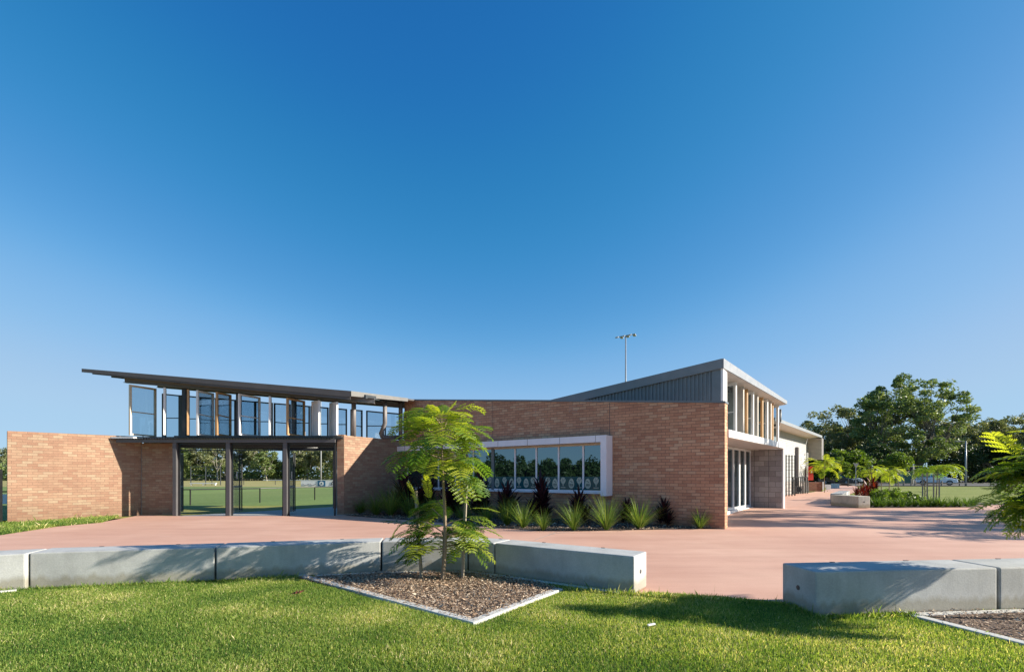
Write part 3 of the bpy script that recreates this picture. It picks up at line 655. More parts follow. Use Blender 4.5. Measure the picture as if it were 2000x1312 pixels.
def louvre(par, p, q, z0, z1, tk, fmat, pane='clear', stile=.09, mid=True, ztop_q=None):
    """pivoting framed leaf between plan points p and q"""
    z1q = z1 if ztop_q is None else ztop_q; d = (q-p); Ln = d.length; u = d.normalized(); n_ = V2(-u.y, u.x)*tk/2; m_ = MB()
    m_.wall(p-n_, p+u*stile-n_, tk, z0, z1, z1); m_.wall(q-u*stile-n_, q-n_, tk, z0, z1q, z1q)
    a, b = p+u*stile, q-u*stile
    m_.wall(a-n_, b-n_, tk, z0, z0+stile*.9); m_.wall(a-n_, b-n_, tk, z1-stile, z1, z1q, z1q-stile)
    if mid: m_.wall(a-n_*.7, b-n_*.7, tk*.7, z0+(z1-z0)*.46, z0+(z1-z0)*.46+.035)
    o = W(m_, 'louvre_leaf', fmat, par)
    g_ = MB(); k_ = V2(-u.y, u.x)*.006; g_.wall(a-k_, b-k_, .012, z0+stile*.9, z1-stile, z1q-stile); g_.v = [(x-par.location.x, y-par.location.y, z-par.location.z) for x, y, z in g_.v]
    g_.build('leaf_panel', M[pane], o)
    for px_ in (.5,):
        c = p.lerp(q, px_); s_ = MB(); s_.tube([(c.x-par.location.x, c.y-par.location.y, z0-.08), (c.x-par.location.x, c.y-par.location.y, z0)], .015, 6); s_.build('pivot', M['steel_dk'], o)
    return o
for pxl, sty in ((1416, 'white'), (1431, 'beige'), (1442, 'timber'), (1451, 'white'), (1460, 'beige'), (1473, 'timber'), (1480, 'white'), (1487, 'beige'), (1493.5, 'timber'), (1502, 'white')):
    c, tt = onl(L0, d2, pxl); an = math.atan2(d2.y, d2.x)+R(72 if sty != 'timber' else 60); u = V2(math.cos(an), math.sin(an))*.42; zz = 4.58-.012*tt
    louvre(club, c-u, c+u, 2.70, zz, .06, M[sty], 'beige' if sty == 'beige' else 'clear', .09)
for tt in (.9, 3.9, 6.7, 9.3):
    c = L0+d2*tt+n2*.05; mb = MB(); mb.box((c.x, c.y, 3.6), (.07, .07, 1.9), math.atan2(d2.y, d2.x)); W(mb, 'clerestory_post', M['white'], club)
# canopy
K0 = A+d2*.30+n2*(-.02); K1 = A+d2*7.26+n2*(-.02)
mb = MB(); mb.wall(K0, K1, 1.3, 2.46, 2.665); W(mb, 'canopy', M['white'], club, bevel=.006)
mb = MB(); mb.wall(K0+n2*.02+d2*.01, K1+n2*.02-d2*.01, 1.27, 2.450, 2.4575); W(mb, 'canopy_soffit', M['soffit'], club)
# glazed doors under the canopy
D0 = A+n2*1.15+d2*.30; 
for i in range(9):
    a = D0+d2*(i*.765+.015); b = D0+d2*((i+1)*.765-.015); m_ = MB(); s = .06
    m_.wall(a, a+d2*s, .07, .22, 2.44); m_.wall(b-d2*s, b, .07, .22, 2.44); m_.wall(a+d2*s, b-d2*s, .07, .22, .30); m_.wall(a+d2*s, b-d2*s, .07, 2.36, 2.44)
    f_ = W(m_, 'glazed_door', M['white'], club); g_ = MB(); g_.wall(a+d2*s+n2*.03, b-d2*s+n2*.03, .01, .30, 2.36); g_.v = [(x-A.x, y-A.y, z) for x, y, z in g_.v]; g_.build('door_pane', M['glass'], f_)
mb = MB(); mb.wall(D0-n2*.10, D0-n2*.10+d2*6.85, .22, .0, .21); W(mb, 'door_threshold', M['white'], club)
# block wall closing the canopy
B0 = A+d2*7.26+n2*.02; mb = MB(); mb.wall(B0+n2*1.2, B0+n2*.06, .19, .0, 2.447); W(mb, 'block_wall', M['block'], club)
mb = MB(); mb.wall(B0+n2*.058-d2*.01, B0-d2*.01, .22, .1, 2.70); W(mb, 'block_wall_end', M['white'], club)
for off in (.52, 1.02):
    mb = MB(); p = B0+n2*(off); mb.wall(p+n2*.006-d2*.002, p-n2*.006-d2*.002, .004, .18, 2.44); W(mb, 'block_joint', M['steel_dk'], club)
# bent black vent pipe at the roof end
mb = MB(); Y = 21.2; mb.tube([at(1524, 799, Y), at(1524, 822, Y), at(1521.5, 829, Y), at(1510, 830.5, Y)], .045, 10); W(mb, 'vent_pipe', M['steel_dk'], club, smooth=True)

# ================================================================== REAR WING
FE = V2(23.7, 37.0); wing = empty('rear_wing', (FE.x, FE.y, 0)); tag(wing, 'long cream weatherboard wing with skillion roof behind the clubhouse entry', 'building')
FS = FE-d2*15.5
mb = MB()
for k in range(34):                             # lapped horizontal boards
    z = .9+k*.1; mb.wall(FS+n2*.95, FE+n2*.95, .04, z, z+.097); 
    a, b = FS+n2*(.93), FE+n2*.93; mb.poly([(a.x, a.y, z), (b.x, b.y, z), ((b+n2*.02).x, (b+n2*.02).y, z+.1), ((a+n2*.02).x, (a+n2*.02).y, z+.1)])
W(mb, 'weatherboard', M['siding'], wing)
mb = MB(); mb.wall(FS+n2*.92, FE+n2*.92, .5, .0, 1.05); W(mb, 'block_base', M['block'], wing)
mb = MB(); mb.prism([tuple(FS+n2*1.0), tuple(FE+n2*1.0), tuple(FE+n2*7), tuple(FS+n2*7)], .1, 4.2); W(mb, 'core', M['siding'], wing)
mb = MB(); slab4(mb, [FS, FE, FE+n2*8, FS+n2*8], [4.46, 4.50, 3.9, 3.86], .05); W(mb, 'roof', M['roof_lt'], wing)
mb = MB(); mb.wall(FS-n2*.03, FE-n2*.03, .03, 4.30, 4.48, 4.52, 4.34); W(mb, 'fascia', M['roof_lt'], wing)
mb = MB(); slab4(mb, [FS, FE, FE+n2*1.0, FS+n2*1.0], [4.40, 4.44, 4.34, 4.30], .03); W(mb, 'soffit', M['soffit'], wing)
mb = MB(); 
for k in range(16): mb.wall(FE+n2*.95+d2*.02, FE+n2*.0+d2*.02, .05, 2.72+k*.1, 2.80+k*.1)
W(mb, 'screen_slats', M['beige'], wing)
mb = MB(); mb.wall(FE+n2*.95+d2*.07, FE+n2*.0+d2*.07, .8, 2.70, 4.34); W(mb, 'screen_box', M['steel'], wing)
for a_, b_ in ((1555, 1563), (1565, 1574)):
    p, _ = onl(FS+n2*.9, d2, a_); q, _ = onl(FS+n2*.9, d2, b_); m_ = MB()
    for k in range(8): m_.wall(p, q, .03, 1.95+k*.13, 2.02+k*.13)
    W(m_, 'louvre_window', M['white'], wing)
p, _ = onl(FS+n2*.88, d2, 1555.5); mb = MB(); mb.box((p.x, p.y, 1.8), (.28, .28, 3.3), 0.87); W(mb, 'downpipe', M['steel'], wing)
p, _ = onl(FS+n2*.8, d2, 1576); mb = MB(); mb.box((p.x, p.y, 1.7), (.12, .12, 3.0), 0.87); W(mb, 'corner_post', M['white'], wing)
# ================================================================== ENTRY PAVILION
pav = empty('entry_pavilion', (-10, 17.2, 0)); tag(pav, 'open entry pavilion with dark tilted roof and pivoting louvre leaves above the gates', 'pavilion')
rz_ = lambda x, y: 4.385-.083*(x+5.67)+.109*(y-17)
F0, F1, F2 = V2(-15.1, 17.0), V2(-5.67, 17.0), V2(-4.22, 19.5); B1, B0_ = V2(-2.9, 22.2), V2(-16.6, 22.2)
mb = MB(); P = [F0, F1, F2, B1, B0_]; n = len(P)
mb.poly([(p.x, p.y, rz_(*p)-.06) for p in P[::-1]]); mb.poly([(p.x, p.y, rz_(*p)) for p in P])
for i in range(n):
    a, b = P[i], P[(i+1) % n]; mb.poly([(a.x, a.y, rz_(*a)-.06), (b.x, b.y, rz_(*b)-.06), (b.x, b.y, rz_(*b)), (a.x, a.y, rz_(*a))])
W(mb, 'roof', M['dark_fascia'], pav)
mb = MB(); a = F0+V2(0, -.035); mb.wall(a, F1+V2(.0, -.035), .03, rz_(*F0)-.11, rz_(*F0)+.012, rz_(*F1)+.012, rz_(*F1)-.20)
mb.wall(V2(-14.75, 16.99), V2(-5.68, 16.99), .03, rz_(-14.75, 17)-.15, rz_(-14.75, 17)-.08, rz_(*F1)-.08, rz_(*F1)-.30); W(mb, 'front_fascia', M['dark_fascia'], pav)
mb = MB(); mb.wall(F1+V2(.03, -.035), F2+V2(.03, -.02), .035, rz_(*F1)-.17, rz_(*F1)+.012, rz_(*F2)+.012, rz_(*F2)-.12); W(mb, 'side_fascia', M['eave_grey'], pav)
# roof beams
for x0, x1, yy, dp in ((-13.95, -4.95, 17.42, .17), (-15.4, -4.3, 21.0, .2)):
    mb = MB()
    for z0o, z1o, hw in ((-.20, -.185, .07), (-.185, -.20-dp+.015, .008), (-.20-dp, -.185-dp, .07)):
        mb.wall((x0, yy-hw), (x1, yy-hw), hw*2, rz_(x0, yy)+min(z0o, z1o)+.02, rz_(x0, yy)+max(z0o, z1o)+.02, rz_(x1, yy)+max(z0o, z1o)+.02, rz_(x1, yy)+min(z0o, z1o)+.02)
    W(mb, 'roof_beam', M['steel'], pav)
for x in (-14.2, -11.95, -10.1, -8.05, -6.4, -5.2):
    mb = MB(); mb.wall((x, 17.2), (x+.9, 22.0), .07, rz_(x, 17.2)-.20, rz_(x, 17.2)-.063, rz_(x+.9, 22)-.063, rz_(x+.9, 22)-.20); W(mb, 'rafter', M['steel_dk'], pav)
# posts
for px, w_ in ((343.5, .13), (447.5, .135), (558.5, .135)):
    p = V2((px-1000)/F*17.22, 17.22); mb = MB(); mb.box((p.x, p.y, 1.30), (w_, .15, 2.60)); W(mb, 'post', M['post_grey'], pav, bevel=.006)
    x = p.x-.03+.08*(px > 400); mb = MB(); mb.box((x, 17.75, (2.75+rz_(x, 17.8)-.2)/2), (.14, .14, rz_(x, 17.8)-.2-2.75)); W(mb, 'upper_post', M['steel_dk'], pav)
p = at(655, 992, 21.3); mb = MB(); mb.box((p.x, 21.3, 2.1), (.16, .16, 4.2)); W(mb, 'post', M['steel'], pav)
for px, yy in ((690, 18.05), (782, 20.1)):
    mb = MB(); x = (px-1000)/F*yy; mb.tube([(x, yy+.06, 2.9), (x, yy+.06, rz_(x, yy)-.1)], .085, 14); W(mb, 'round_column', M['steel'], pav, smooth=True)
mb = MB(); yy = 19.1; mb.tube([at(752, 781, yy), at(752, 826, yy), at(744, 847, yy+.1), at(746, 852, yy+.2), at(754, 853.5, yy+.4), at(783, 853.5, 20.2)], .085, 12); W(mb, 'rain_pipe', M['steel'], pav, smooth=True)
# awning: corrugated sheet on a flat beam
mb = MB(); mb.wall((-14.02, 17.12), (-6.27, 17.12), .07, 2.60, 2.71); W(mb, 'awning_beam', M['post_grey'], pav)
V = []; Fc = []; nx = 820; x0, x1 = -14.25, -6.39; ysA = (17.06, 17.5, 18.3)
for i in range(nx+1):
    x = x0+(x1-x0)*i/nx; h = .011*math.sin(2*math.pi*(x-x0)/.095)
    for y in ysA: V.append((x+10, y-17.2, 2.735+h+(y-17.06)*.03))
for i in range(nx):
    for j in range(2): a = i*3+j; Fc.append((a, a+3, a+4, a+1))
np_mesh('awning_sheet', V, Fc, M['steel_dk'], pav)
mb = MB(); mb.wall((-13.9, 18.25), (-6.4, 18.25), .1, 2.50, 2.70); W(mb, 'rear_beam', M['steel_dk'], pav)
mb = MB(); mb.wall((-13.65, 17.58), (-6.15, 17.58), .06, 2.76, 2.84); W(mb, 'louvre_sill', M['steel_dk'], pav); mb = MB(); mb.wall((-12.2, 17.45), (-6.15, 17.45), .05, 2.80, 2.87); W(mb, 'louvre_sill', M['steel_dk'], pav)
mb = MB(); mb.wall((-14.2, 17.1), (-13.4, 17.1), .5, 2.745, 2.80); W(mb, 'end_flashing', M['white'], pav)
# dark mesh roller beneath the awning
mb = MB(); mb.tube([at(349, 869, 18.6), at(450, 871, 19.0), at(556, 873, 19.6), at(657, 876, 20.6)], [.11]*4, 12); W(mb, 'rolled_screen', M['black'], pav, smooth=True)
for a_, b_ in ((349, 443), (452, 554), (563, 655)):
    xa, xb = (a_-1000)/F*17.25, (b_-1000)/F*17.25; mb = MB(); 
    for z in (2.33, 2.56): mb.box(((xa+xb)/2, 17.25, z), (xb-xa, .035, .035))
    nd = 34
    for k in range(nd):
        x = xa+(xb-xa)*k/nd; dx = min(.21, xb-x); mb.tube([(x, 17.25, 2.34), (x+dx, 17.25, 2.34+dx)], .0025, 3, False); x2 = min(x+dx, xb); mb.tube([(x2, 17.25, 2.34), (x, 17.25, 2.34+dx)], .0025, 3, False)
    W(mb, 'transom_mesh', M['black'], pav)
    for x in (xa+.02, xb-.02): mb = MB(); mb.box((x, 17.27, 1.29), (.05, .05, 2.58)); W(mb, 'gate_jamb', M['black'], pav)
# front louvre leaves
def far_of(xn, Yn, xf, wd):
    p = V2((xn-1000)/F*Yn, Yn); best = None
    for k in range(400):
        Y = Yn+k*.005; q = V2((xf-1000)/F*Y, Y); e = abs((q-p).length-wd)
        if best is None or e < best[0]: best = (e, q)
    return p, best[1]
for xn, xf, sty, pane in ((253, 305, 'cream', 'clear'), (321.5, 323.5, 'white', 'clear'), (367.5, 369, 'timber', 'clear'), (385, 417, 'white', 'clear'), (423, 451, 'timber', 'clear'), (466.5, 508, 'white', 'clear'),
                          (527, 529, 'white', 'clear'), (560.5, 595, 'timber', 'clear'), (624, 610, 'white', 'white'), (659, 645, 'white', 'white')):
    p, q = far_of(xn, 17.18, xf, .95)
    louvre(pav, p, q, 2.87, rz_(*p)-.40, .065, M[sty], pane, .065, ztop_q=rz_(*q)-.46)
# rear glazing row
xr = -15.1; k = 0
while xr < -4.3:
    an = (0, 0, R(70), 0, R(25), 0, R(58), 0)[k % 8]; u = V2(math.cos(an), math.sin(an)); c = V2(xr+.40, 20.85)
    p, q = (c-u*.385, c+u*.385); louvre(pav, p, q, 2.98, rz_(*p)-.62, .05, M['steel_dk'], 'clear', .055, ztop_q=rz_(*q)-.62)
    xr += .80; k += 1
mb = MB(); mb.wall((-15.2, 20.8), (-4.2, 20.8), .1, 2.84, 2.95); W(mb, 'rear_sill', M['steel_dk'], pav)

# open chain mesh gates -------------------------------------------------
def gate(p, q, label, lean_z=2.30):
    t = empty('mesh_gate', (p.x, p.y, 0)); tag(t, label, 'gate', 'open black mesh gates'); u = (q-p).normalized(); Ln = (q-p).length; m_ = MB()
    P = lambda s, z: Vector((p.x+u.x*s, p.y+u.y*s, z))
    for s in (.03, Ln*.72, Ln-.03): m_.tube([P(s, .06), P(s, lean_z)], .022, 6)
    for z in (.10, 1.0, 1.04, lean_z-.05): m_.tube([P(.03, z), P(Ln-.03, z)], .018, 6)
    W(m_, 'frame', M['black'], t); m_ = MB(); st = .06; k = -int(lean_z/st)
    while k*st < Ln:
        s0, z0_ = k*st, .1
        if s0 < 0: z0_ += -s0; s0 = 0
        L_ = min(Ln-s0, lean_z-.05-z0_)
        if L_ > .02: m_.tube([P(s0, z0_), P(s0+L_, z0_+L_)], .003, 3, False); m_.tube([P(Ln-s0, z0_), P(Ln-s0-L_, z0_+L_)], .003, 3, False)
        k += 1
    W(m_, 'chain_mesh', M['black'], t)
    m_ = MB(); c = P(Ln*.45, 1.45); m_.box(c, (.05, .02, .28), math.atan2(u.y, u.x)); W(m_, 'white_tag', M['white'], t)
gate(V2(-12.14, 17.6), V2(-12.65, 18.6), 'open black mesh gate leaf beside the left brick pier')
gate(V2(-10.26, 17.75), V2(-10.52, 18.85), 'open black mesh gate leaf hinged to the middle grey post')
gate(V2(-8.20, 17.75), V2(-8.45, 18.85), 'open black mesh gate leaf hinged to the right grey post')
p = V2((1535-1000)/F*27.5, 27.5)
q = V2(p.x+.85, p.y+.6); t = empty('slat_gate', (p.x, p.y, .2)); tag(t, 'tall black barred gate standing open by the rear wing', 'gate'); m_ = MB()
for k in range(4): c = p.lerp(q, k/3); m_.box((c.x, c.y, 1.45), (.05, .05, 2.35))
for k in range(12): m_.wall(p, q, .02, .35+k*.2, .37+k*.2)
W(m_, 'bars', M['black'], t)

# ================================================================== FIELD SIDE
def fence(name, pts, h, label, spacing=2.6, mat_='black', r=.03, mids=(), post_z=0.0, mesh=False):
    t = empty(name, (pts[0][0], pts[0][1], 0)); tag(t, label, 'fence'); m_ = MB(); pos = []
    for a, b in zip(pts[:-1], pts[1:]):
        a, b = Vector(a), Vector(b); L_ = (b-a).length; n_ = max(1, round(L_/spacing))
        for z in (h,)+tuple(mids): m_.tube([(a.x, a.y, z), (b.x, b.y, z)], r*.8, 6)
        pos += [a.lerp(b, i/n_) for i in range(n_+1)]
    W(m_, 'rail', M[mat_], t)
    for p_ in pos[:90]:
        m_ = MB(); m_.tube([(p_.x, p_.y, post_z), (p_.x, p_.y, h+.02)], r, 6); W(m_, 'post', M[mat_], t)
    return t
fence('field_fence', [(-32, 14.6), (-21.5, 20.3), (-18.4, 21.9), (-15.7, 23.6), (-13.45, 25.8), (-11.75, 28.8), (-10.2, 32.0), (-8, 36.5)], .76, 'low black rail fence along the near edge of the sports field', 5, r=.035)
fence('far_rail_fence', [(-90, 76), (-20, 84)], 1.0, 'thin dark rail fence on the far side of the field', 5, r=.06)
t = empty('batting_cage', (-48, 78, 0)); tag(t, 'wire cage frame beyond the field seen through the left gate bay', 'sports cage'); m_ = MB()
xa, xb = (373-1000)/F*78, (431-1000)/F*78
for x in (xa, (xa+xb)/2, xb): m_.tube([(x, 78, -.02), (x, 78, 4.0-1.0)], .07, 5)
for z in (1.6, 2.95): m_.tube([(xa, 78, z), (xb, 78, z)], .045, 5)
m_.tube([(xb+1, 79.5, -.02), (xb+1, 79.5, 3.2)], .06, 5); W(m_, 'frame', M['steel_dk'], t)
m_ = MB(); m_.box(((xa+xb)/2, 77.4, .32), (xb-xa-.6, .3, .12)); 
for f in (.1, .5, .9): m_.box((xa+(xb-xa)*f, 77.4, .15), (.15, .25, .3))
W(m_, 'bench', M['white'], t)
# sponsor boards
t = empty('sponsor_board', (-25, 68, 0)); tag(t, 'white boundary board with a dark blue centre panel and round emblem', 'board'); Yb = 68
xa, xb = (588-1000)/F*Yb, (668-1000)/F*Yb
m_ = MB(); m_.box(((xa+xb)/2, Yb, .40), (xb-xa, .06, .80)); W(m_, 'board', M['white'], t)
m_ = MB(); x1_, x2_ = (621-1000)/F*Yb, (636-1000)/F*Yb; m_.box(((x1_+x2_)/2, Yb-.05, .40), (x2_-x1_, .03, .80)); W(m_, 'centre_panel', mat('board_blue', (.03, .13, .24), .4), t)
m_ = MB(); cx = (x1_+x2_)/2; m_.tube([(cx, Yb-.08, .4), (cx, Yb-.09, .4)], .30, 20); 
W(m_, 'emblem', M['white'], t)
m_ = MB(); m_.tube([(cx, Yb-.095, .43), (cx, Yb-.10, .43)], .10, 12); m_.box((cx, Yb-.1, .27), (.3, .01, .05)); W(m_, 'emblem_mark', M['film'], t)
for px_ in (598, 612):
    m_ = MB(); x = (px_-1000)/F*Yb
    pts = [(x+.42*math.cos(a_), Yb-.05, .48+.3*math.sin(a_)) for a_ in np.linspace(math.pi*1.1, math.pi*1.9, 9)]
    m_.tube(pts, .03, 5); W(m_, 'curved_mark', M['steel'], t)
tc = bpy.data.curves.new('txt', 'FONT'); tc.body = 'A'; tc.size = .85; tc.extrude = .01; to = bpy.data.objects.new('tmp_letter', tc); C.objects.link(to)
bpy.context.view_layer.update(); me = bpy.data.meshes.new_from_object(to.evaluated_get(bpy.context.evaluated_depsgraph_get())); bpy.data.objects.remove(to)
me.transform(Matrix.Translation(((650-1000)/F*Yb+25-.3, -.06, .12)) @ Matrix.Rotation(R(90), 4, 'X')); me.materials.clear(); link_mesh('letter', me, M['steel_dk'], t)
m_ = MB(); m_.box(((640-1000)/F*60, 60, .95), (16, .05, .06)); o = m_.build('boundary_rail', M['white'], None); tag(o, 'white boundary rail in front of the sponsor board', 'rail')
# floodlights
def floodlight(x, y, h, label, heads=True):
    t = empty('floodlight', (x, y, 0)); tag(t, label, 'floodlight', 'sports field floodlights'); m_ = MB()
    m_.tube([(0, 0, -.05), (0, 0, h*.5), (0, 0, h)], [.19, .15, .09], 12); m_.build('pole', M['roof_lt'], t, smooth=True)
    if heads:
        ax = V2(.80, -.60).normalized(); m_ = MB(); a = -ax*1.55; b = ax*1.55
        m_.tube([(a.x, a.y, h), (b.x, b.y, h)], .06, 6); m_.build('crossarm', M['roof_lt'], t)
        for k, s in enumerate((-1.45, -.85, -.28, .28, .85, 1.45)):
            c = ax*s; o = empty_h = MB(); dr = 1 if k % 2 else -1; u = V2(-ax.y, ax.x)*dr
            c0 = Vector((c.x+u.x*.25, c.y+u.y*.25, h-.02)); A_ = Vector((ax.x, ax.y, 0)); U_ = Vector((u.x, u.y, -.45)).normalized(); Nn = A_.cross(U_)
            P_ = [c0+A_*sx*.24+U_*sy*.26 for sx, sy in ((-1, -1), (1, -1), (1, 1), (-1, 1))]; off = Nn*.10
            if off.z > 0: off = -off
            o.hexa([p_+off*1.2 for p_ in P_], [p_-off*.6 for p_ in P_]); o.build('lamp_head', M['roof_lt'], t, recalc=True)
    return t
floodlight((1222-1000)/F*82, 82, 1.4+(930-656)/F*82, 'tall floodlight rising above the gable roof')
floodlight((627-1000)/F*118, 118, 20.0, 'floodlight pole seen through the right gate bay')
# black end post of the fence left of the wall
m_ = MB(); m_.box((-16.02, 15.1, .75), (.1, .12, 1.75)); o = m_.build('fence_post', M['black'], None); tag(o, 'black post standing against the left end of the brick wall', 'post')
fence('side_fence', [(-16.1, 15.2), (-22, 17)], 1.38, 'black rail fence running left from the brick wall end', 2.6, mids=(.1,))
m_ = MB(); m_.box((-24.3, 22.5, .35), (2.2, .05, .45)); o = m_.build('white_board', M['white'], None); tag(o, 'white board low on the fence at the far left edge', 'board')

# ================================================================== VEGETATION
def quads_at(c, size, g, flat=.0):
    n = len(c); a = g.normal(0, 1, (n, 3)); a[:, 2] *= (1-flat); a /= np.linalg.norm(a, axis=1)[:, None]
    b = g.normal(0, 1, (n, 3)); b -= (a*b).sum(1)[:, None]*a; b /= np.linalg.norm(b, axis=1)[:, None]
    s = size*g.uniform(.5, 1.2, n)[:, None]
    V = np.stack([c-a*s-b*s*.1, c-b*s*.45, c+a*s, c+b*s*.45], 1).reshape(-1, 3); i = np.arange(n)*4
    return V, np.stack([i, i+1, i+2, i+3], 1)
def make_tree(name, H, rad, seed, leaf, bark, nclump=70, per=90, lsize=.22, trunk=.3, base=.32, spread=1.0, clr=1.1, flat=.2, topbias=.5, multi=1, dome=False, trunk_h=None):
    g = np.random.default_rng(seed); r_ = random.Random(seed); t = empty(name); m_ = MB()
    cl = []
    while len(cl) < nclump:
        p = g.uniform(-1, 1, 3); q = np.linalg.norm(p)
        if q > 1 or q < .35: continue
        if dome and p[2] < -.15: p[2] *= .4
        if g.random() > topbias+(1-topbias)*(p[2]+1)/2: continue
        cl.append((p[0]*rad*(1+.18*math.sin(3*math.atan2(p[1], p[0])+seed)), p[1]*rad, H*base+(p[2]+1)/2*H*(1-base)*(1 if not dome else 1)))
    cl = np.array(cl); fk = H*(trunk_h or base*.75)
    tops = []
    for j in range(multi):
        dx, dy = (r_.uniform(-.12, .12)*rad, r_.uniform(-.12, .12)*rad)
        m_.tube([(dx*.3, dy*.3, -.2), (dx*.6, dy*.6, fk*.5), (dx, dy, fk)], [trunk*1.25, trunk*.9, trunk*.7], 8); tops.append(Vector((dx, dy, fk)))
    nb = 7; ce = []
    for k in range(nb):
        an = 2*math.pi*k/nb+r_.uniform(-.3, .3); s = tops[k % multi]; rr = rad*r_.uniform(.3, .6)*spread
        e = Vector((math.cos(an)*rr, math.sin(an)*rr, fk+(H-fk)*r_.uniform(.35, .75))); mid = s.lerp(e, .5)+Vector((math.cos(an)*rr*.12, math.sin(an)*rr*.12, -(H-fk)*.06))
        m_.tube([s, mid, e], [trunk*.55, trunk*.38, trunk*.2], 6); ce.append((mid, e))
    for c in cl:
        c = Vector(c); best = min(ce, key=lambda q: (q[1]-c).length); s = best[0].lerp(best[1], r_.uniform(.4, 1)); mid = s.lerp(c, .5)+Vector((0, 0, -.03*H*r_.random()))
        m_.tube([s, mid, c], [trunk*.16, trunk*.10, trunk*.04], 4, False)
    m_.build('trunk', M[bark], t)
    cc = []
    for c in cl:
        k = int(per*g.uniform(.5, 1.4)); s = clr*g.uniform(.6, 1.3); q = g.normal(0, 1, (k, 3)); q /= (np.linalg.norm(q, axis=1)[:, None]+1e-6); q *= g.uniform(.3, 1, (k, 1))**.6
        cc.append(c+q*np.array([s, s, s*.62]))
    V, Fc = quads_at(np.concatenate(cc), lsize, g, flat); np_mesh('crown', V, Fc, M[leaf], t)
    return t
def put(t, x, y, label, group, cat='tree', s=1.0, rz=0.0, z=None, sz=None):
    t.location = (x, y, G(x, y) if z is None else z); t.rotation_euler = (0, 0, rz); t.scale = (s, s, sz or s); tag(t, label, cat, group)
# distant gum line behind the field
gv = [make_tree('gum_tree', 14, 5.0, 21, 'gum', 'gumbark', 60, 85, .42, .28, .22, clr=1.5), make_tree('gum_tree', 12, 4.6, 22, 'gum2', 'gumbark', 52, 85, .42, .24, .2, clr=1.5),
      make_tree('gum_tree', 15, 4.4, 23, 'gum', 'gumbark', 44, 75, .40, .26, .3, clr=1.4), make_tree('gum_tree', 9.5, 5.2, 24, 'gum2', 'gumbark', 55, 90, .42, .24, .12, clr=1.5)]
used = set()
def place(variants, k, *a, **kw):
    t = variants[k]; t = copy_tree(t) if id(variants[k]) in used else t; used.add(id(variants[k])); put(t, *a, **kw); return t
r1 = random.Random(5)
colw = [(-45, .9, 0), (-12, .8, 1), (8, .86, 0), (338, 1.0, 1), (352, 1.06, 0), (372, .78, 3), (386, .92, 0), (404, .90, 1), (425, .95, 2), (438, .72, 3), (460, .95, 0), (482, 1.03, 2), (503, 1.0, 0), (522, .85, 1), (541, .72, 3), (552, .70, 3),
        (570, .72, 3), (585, .9, 1), (601, .98, 0), (618, 1.0, 2), (634, .98, 0), (650, .95, 2), (668, .98, 0)]
names = ['in the left gate bay', 'in the middle gate bay', 'in the right gate bay']
cnt = {}; ordn = ['first', 'second', 'third', 'fourth', 'fifth', 'sixth', 'seventh', 'eighth', 'ninth']
for px_, s, k in colw:
    Y = 165+r1.uniform(-8, 14); key = 'beyond the brick wall end' if px_ < 300 else (names[0] if px_ < 446 else names[1] if px_ < 558 else names[2]); cnt[key] = cnt.get(key, 0)+1
    kind = {0: 'grey green gum tree', 1: 'mid green gum tree', 2: 'tall thin gum tree', 3: 'low bushy gum tree'}[k]
    place(gv, k, (px_-1000)/F*Y, Y, '%s, %s from left %s' % (kind, ordn[cnt[key]-1], key), 'gum trees beyond the field', s=s*.98, rz=r1.uniform(0, 6), z=0)
def scrub(name, boxes, n, size, leaf, seed, label):
    g = np.random.default_rng(seed); cs = []
    for (xa, xb, ya, yb, za, h) in boxes:
        area = abs(xb-xa); k = int(n*area); x = g.uniform(xa, xb, k); y = g.uniform(ya, yb, k)
        top = h*(.65+.25*np.sin(x*.5+seed)+.2*np.sin(x*1.37)+.1*np.sin(x*3.1)); z = za+np.clip(g.random(k)**.8, 0, 1)*np.maximum(top, .5); cs.append(np.stack([x, y, z], 1))
    V, Fc = quads_at(np.concatenate(cs), size, g, .2); o = np_mesh(name, V, Fc, M[leaf]); tag(o, label, 'undergrowth', None, 'stuff'); return o
scrub('far_undergrowth', [(-200, -50, 158, 172, 0, 7.0)], 130, .55, 'gum2', 31, 'dark undergrowth beneath the gum trees beyond the field')
# right hand trees
fig = make_tree('fig_tree', 19.3, 9.0, 41, 'fig', 'figbark', 290, 115, .28, .5, .10, 1.25, 1.12, .3, .62, 4, False, .10)
put(fig, (1768-1000)/F*88, 88, 'great dark spreading fig tree, the tallest at the right', None, s=1.0)
rg = [make_tree('gum_tree', 14, 5.6, 51, 'gum', 'gumbark', 120, 105, .27, .3, .16, clr=1.05), make_tree('gum_tree', 13, 4.8, 52, 'gum2', 'gumbark', 100, 100, .27, .3, .16, clr=1.05)]
for px_, Y, k, s, lb in ((1630, 100, 0, 1.12, 'grey green gum tree with drooping crown just right of the rear wing'), (1672, 104, 1, 1.12, 'green gum tree between the drooping gum and the great fig'),
                         (1594, 106, 1, .95, 'small gum tree half hidden behind the rear wing roof'), (1845, 98, 0, .92, 'grey green gum tree leaning against the right side of the great fig'),
                         (1890, 104, 1, 1.12, 'bright green tree with an airy top right of the great fig'), (1925, 98, 0, .92, 'olive tree behind the street light'),
                         (1962, 104, 1, 1.02, 'dense green tree above the foreground branch tip'), (1992, 98, 0, 1.0, 'olive brown tree at the right edge of the photo'), (2040, 100, 1, 1.05, 'green tree just beyond the right edge of the photo')):
    place(rg, k, (px_-1000)/F*Y, Y, lb, 'gum trees at the right', s=s, rz=r1.uniform(0, 6))
bt_ = [make_tree('shrubby_tree', 5.2, 3.2, 61, 'bright', 'bark', 60, 130, .22, .12, .1, clr=.9), make_tree('shrubby_tree', 6.5, 4.0, 62, 'scrub', 'bark', 60, 130, .26, .15, .05, clr=1.2)]
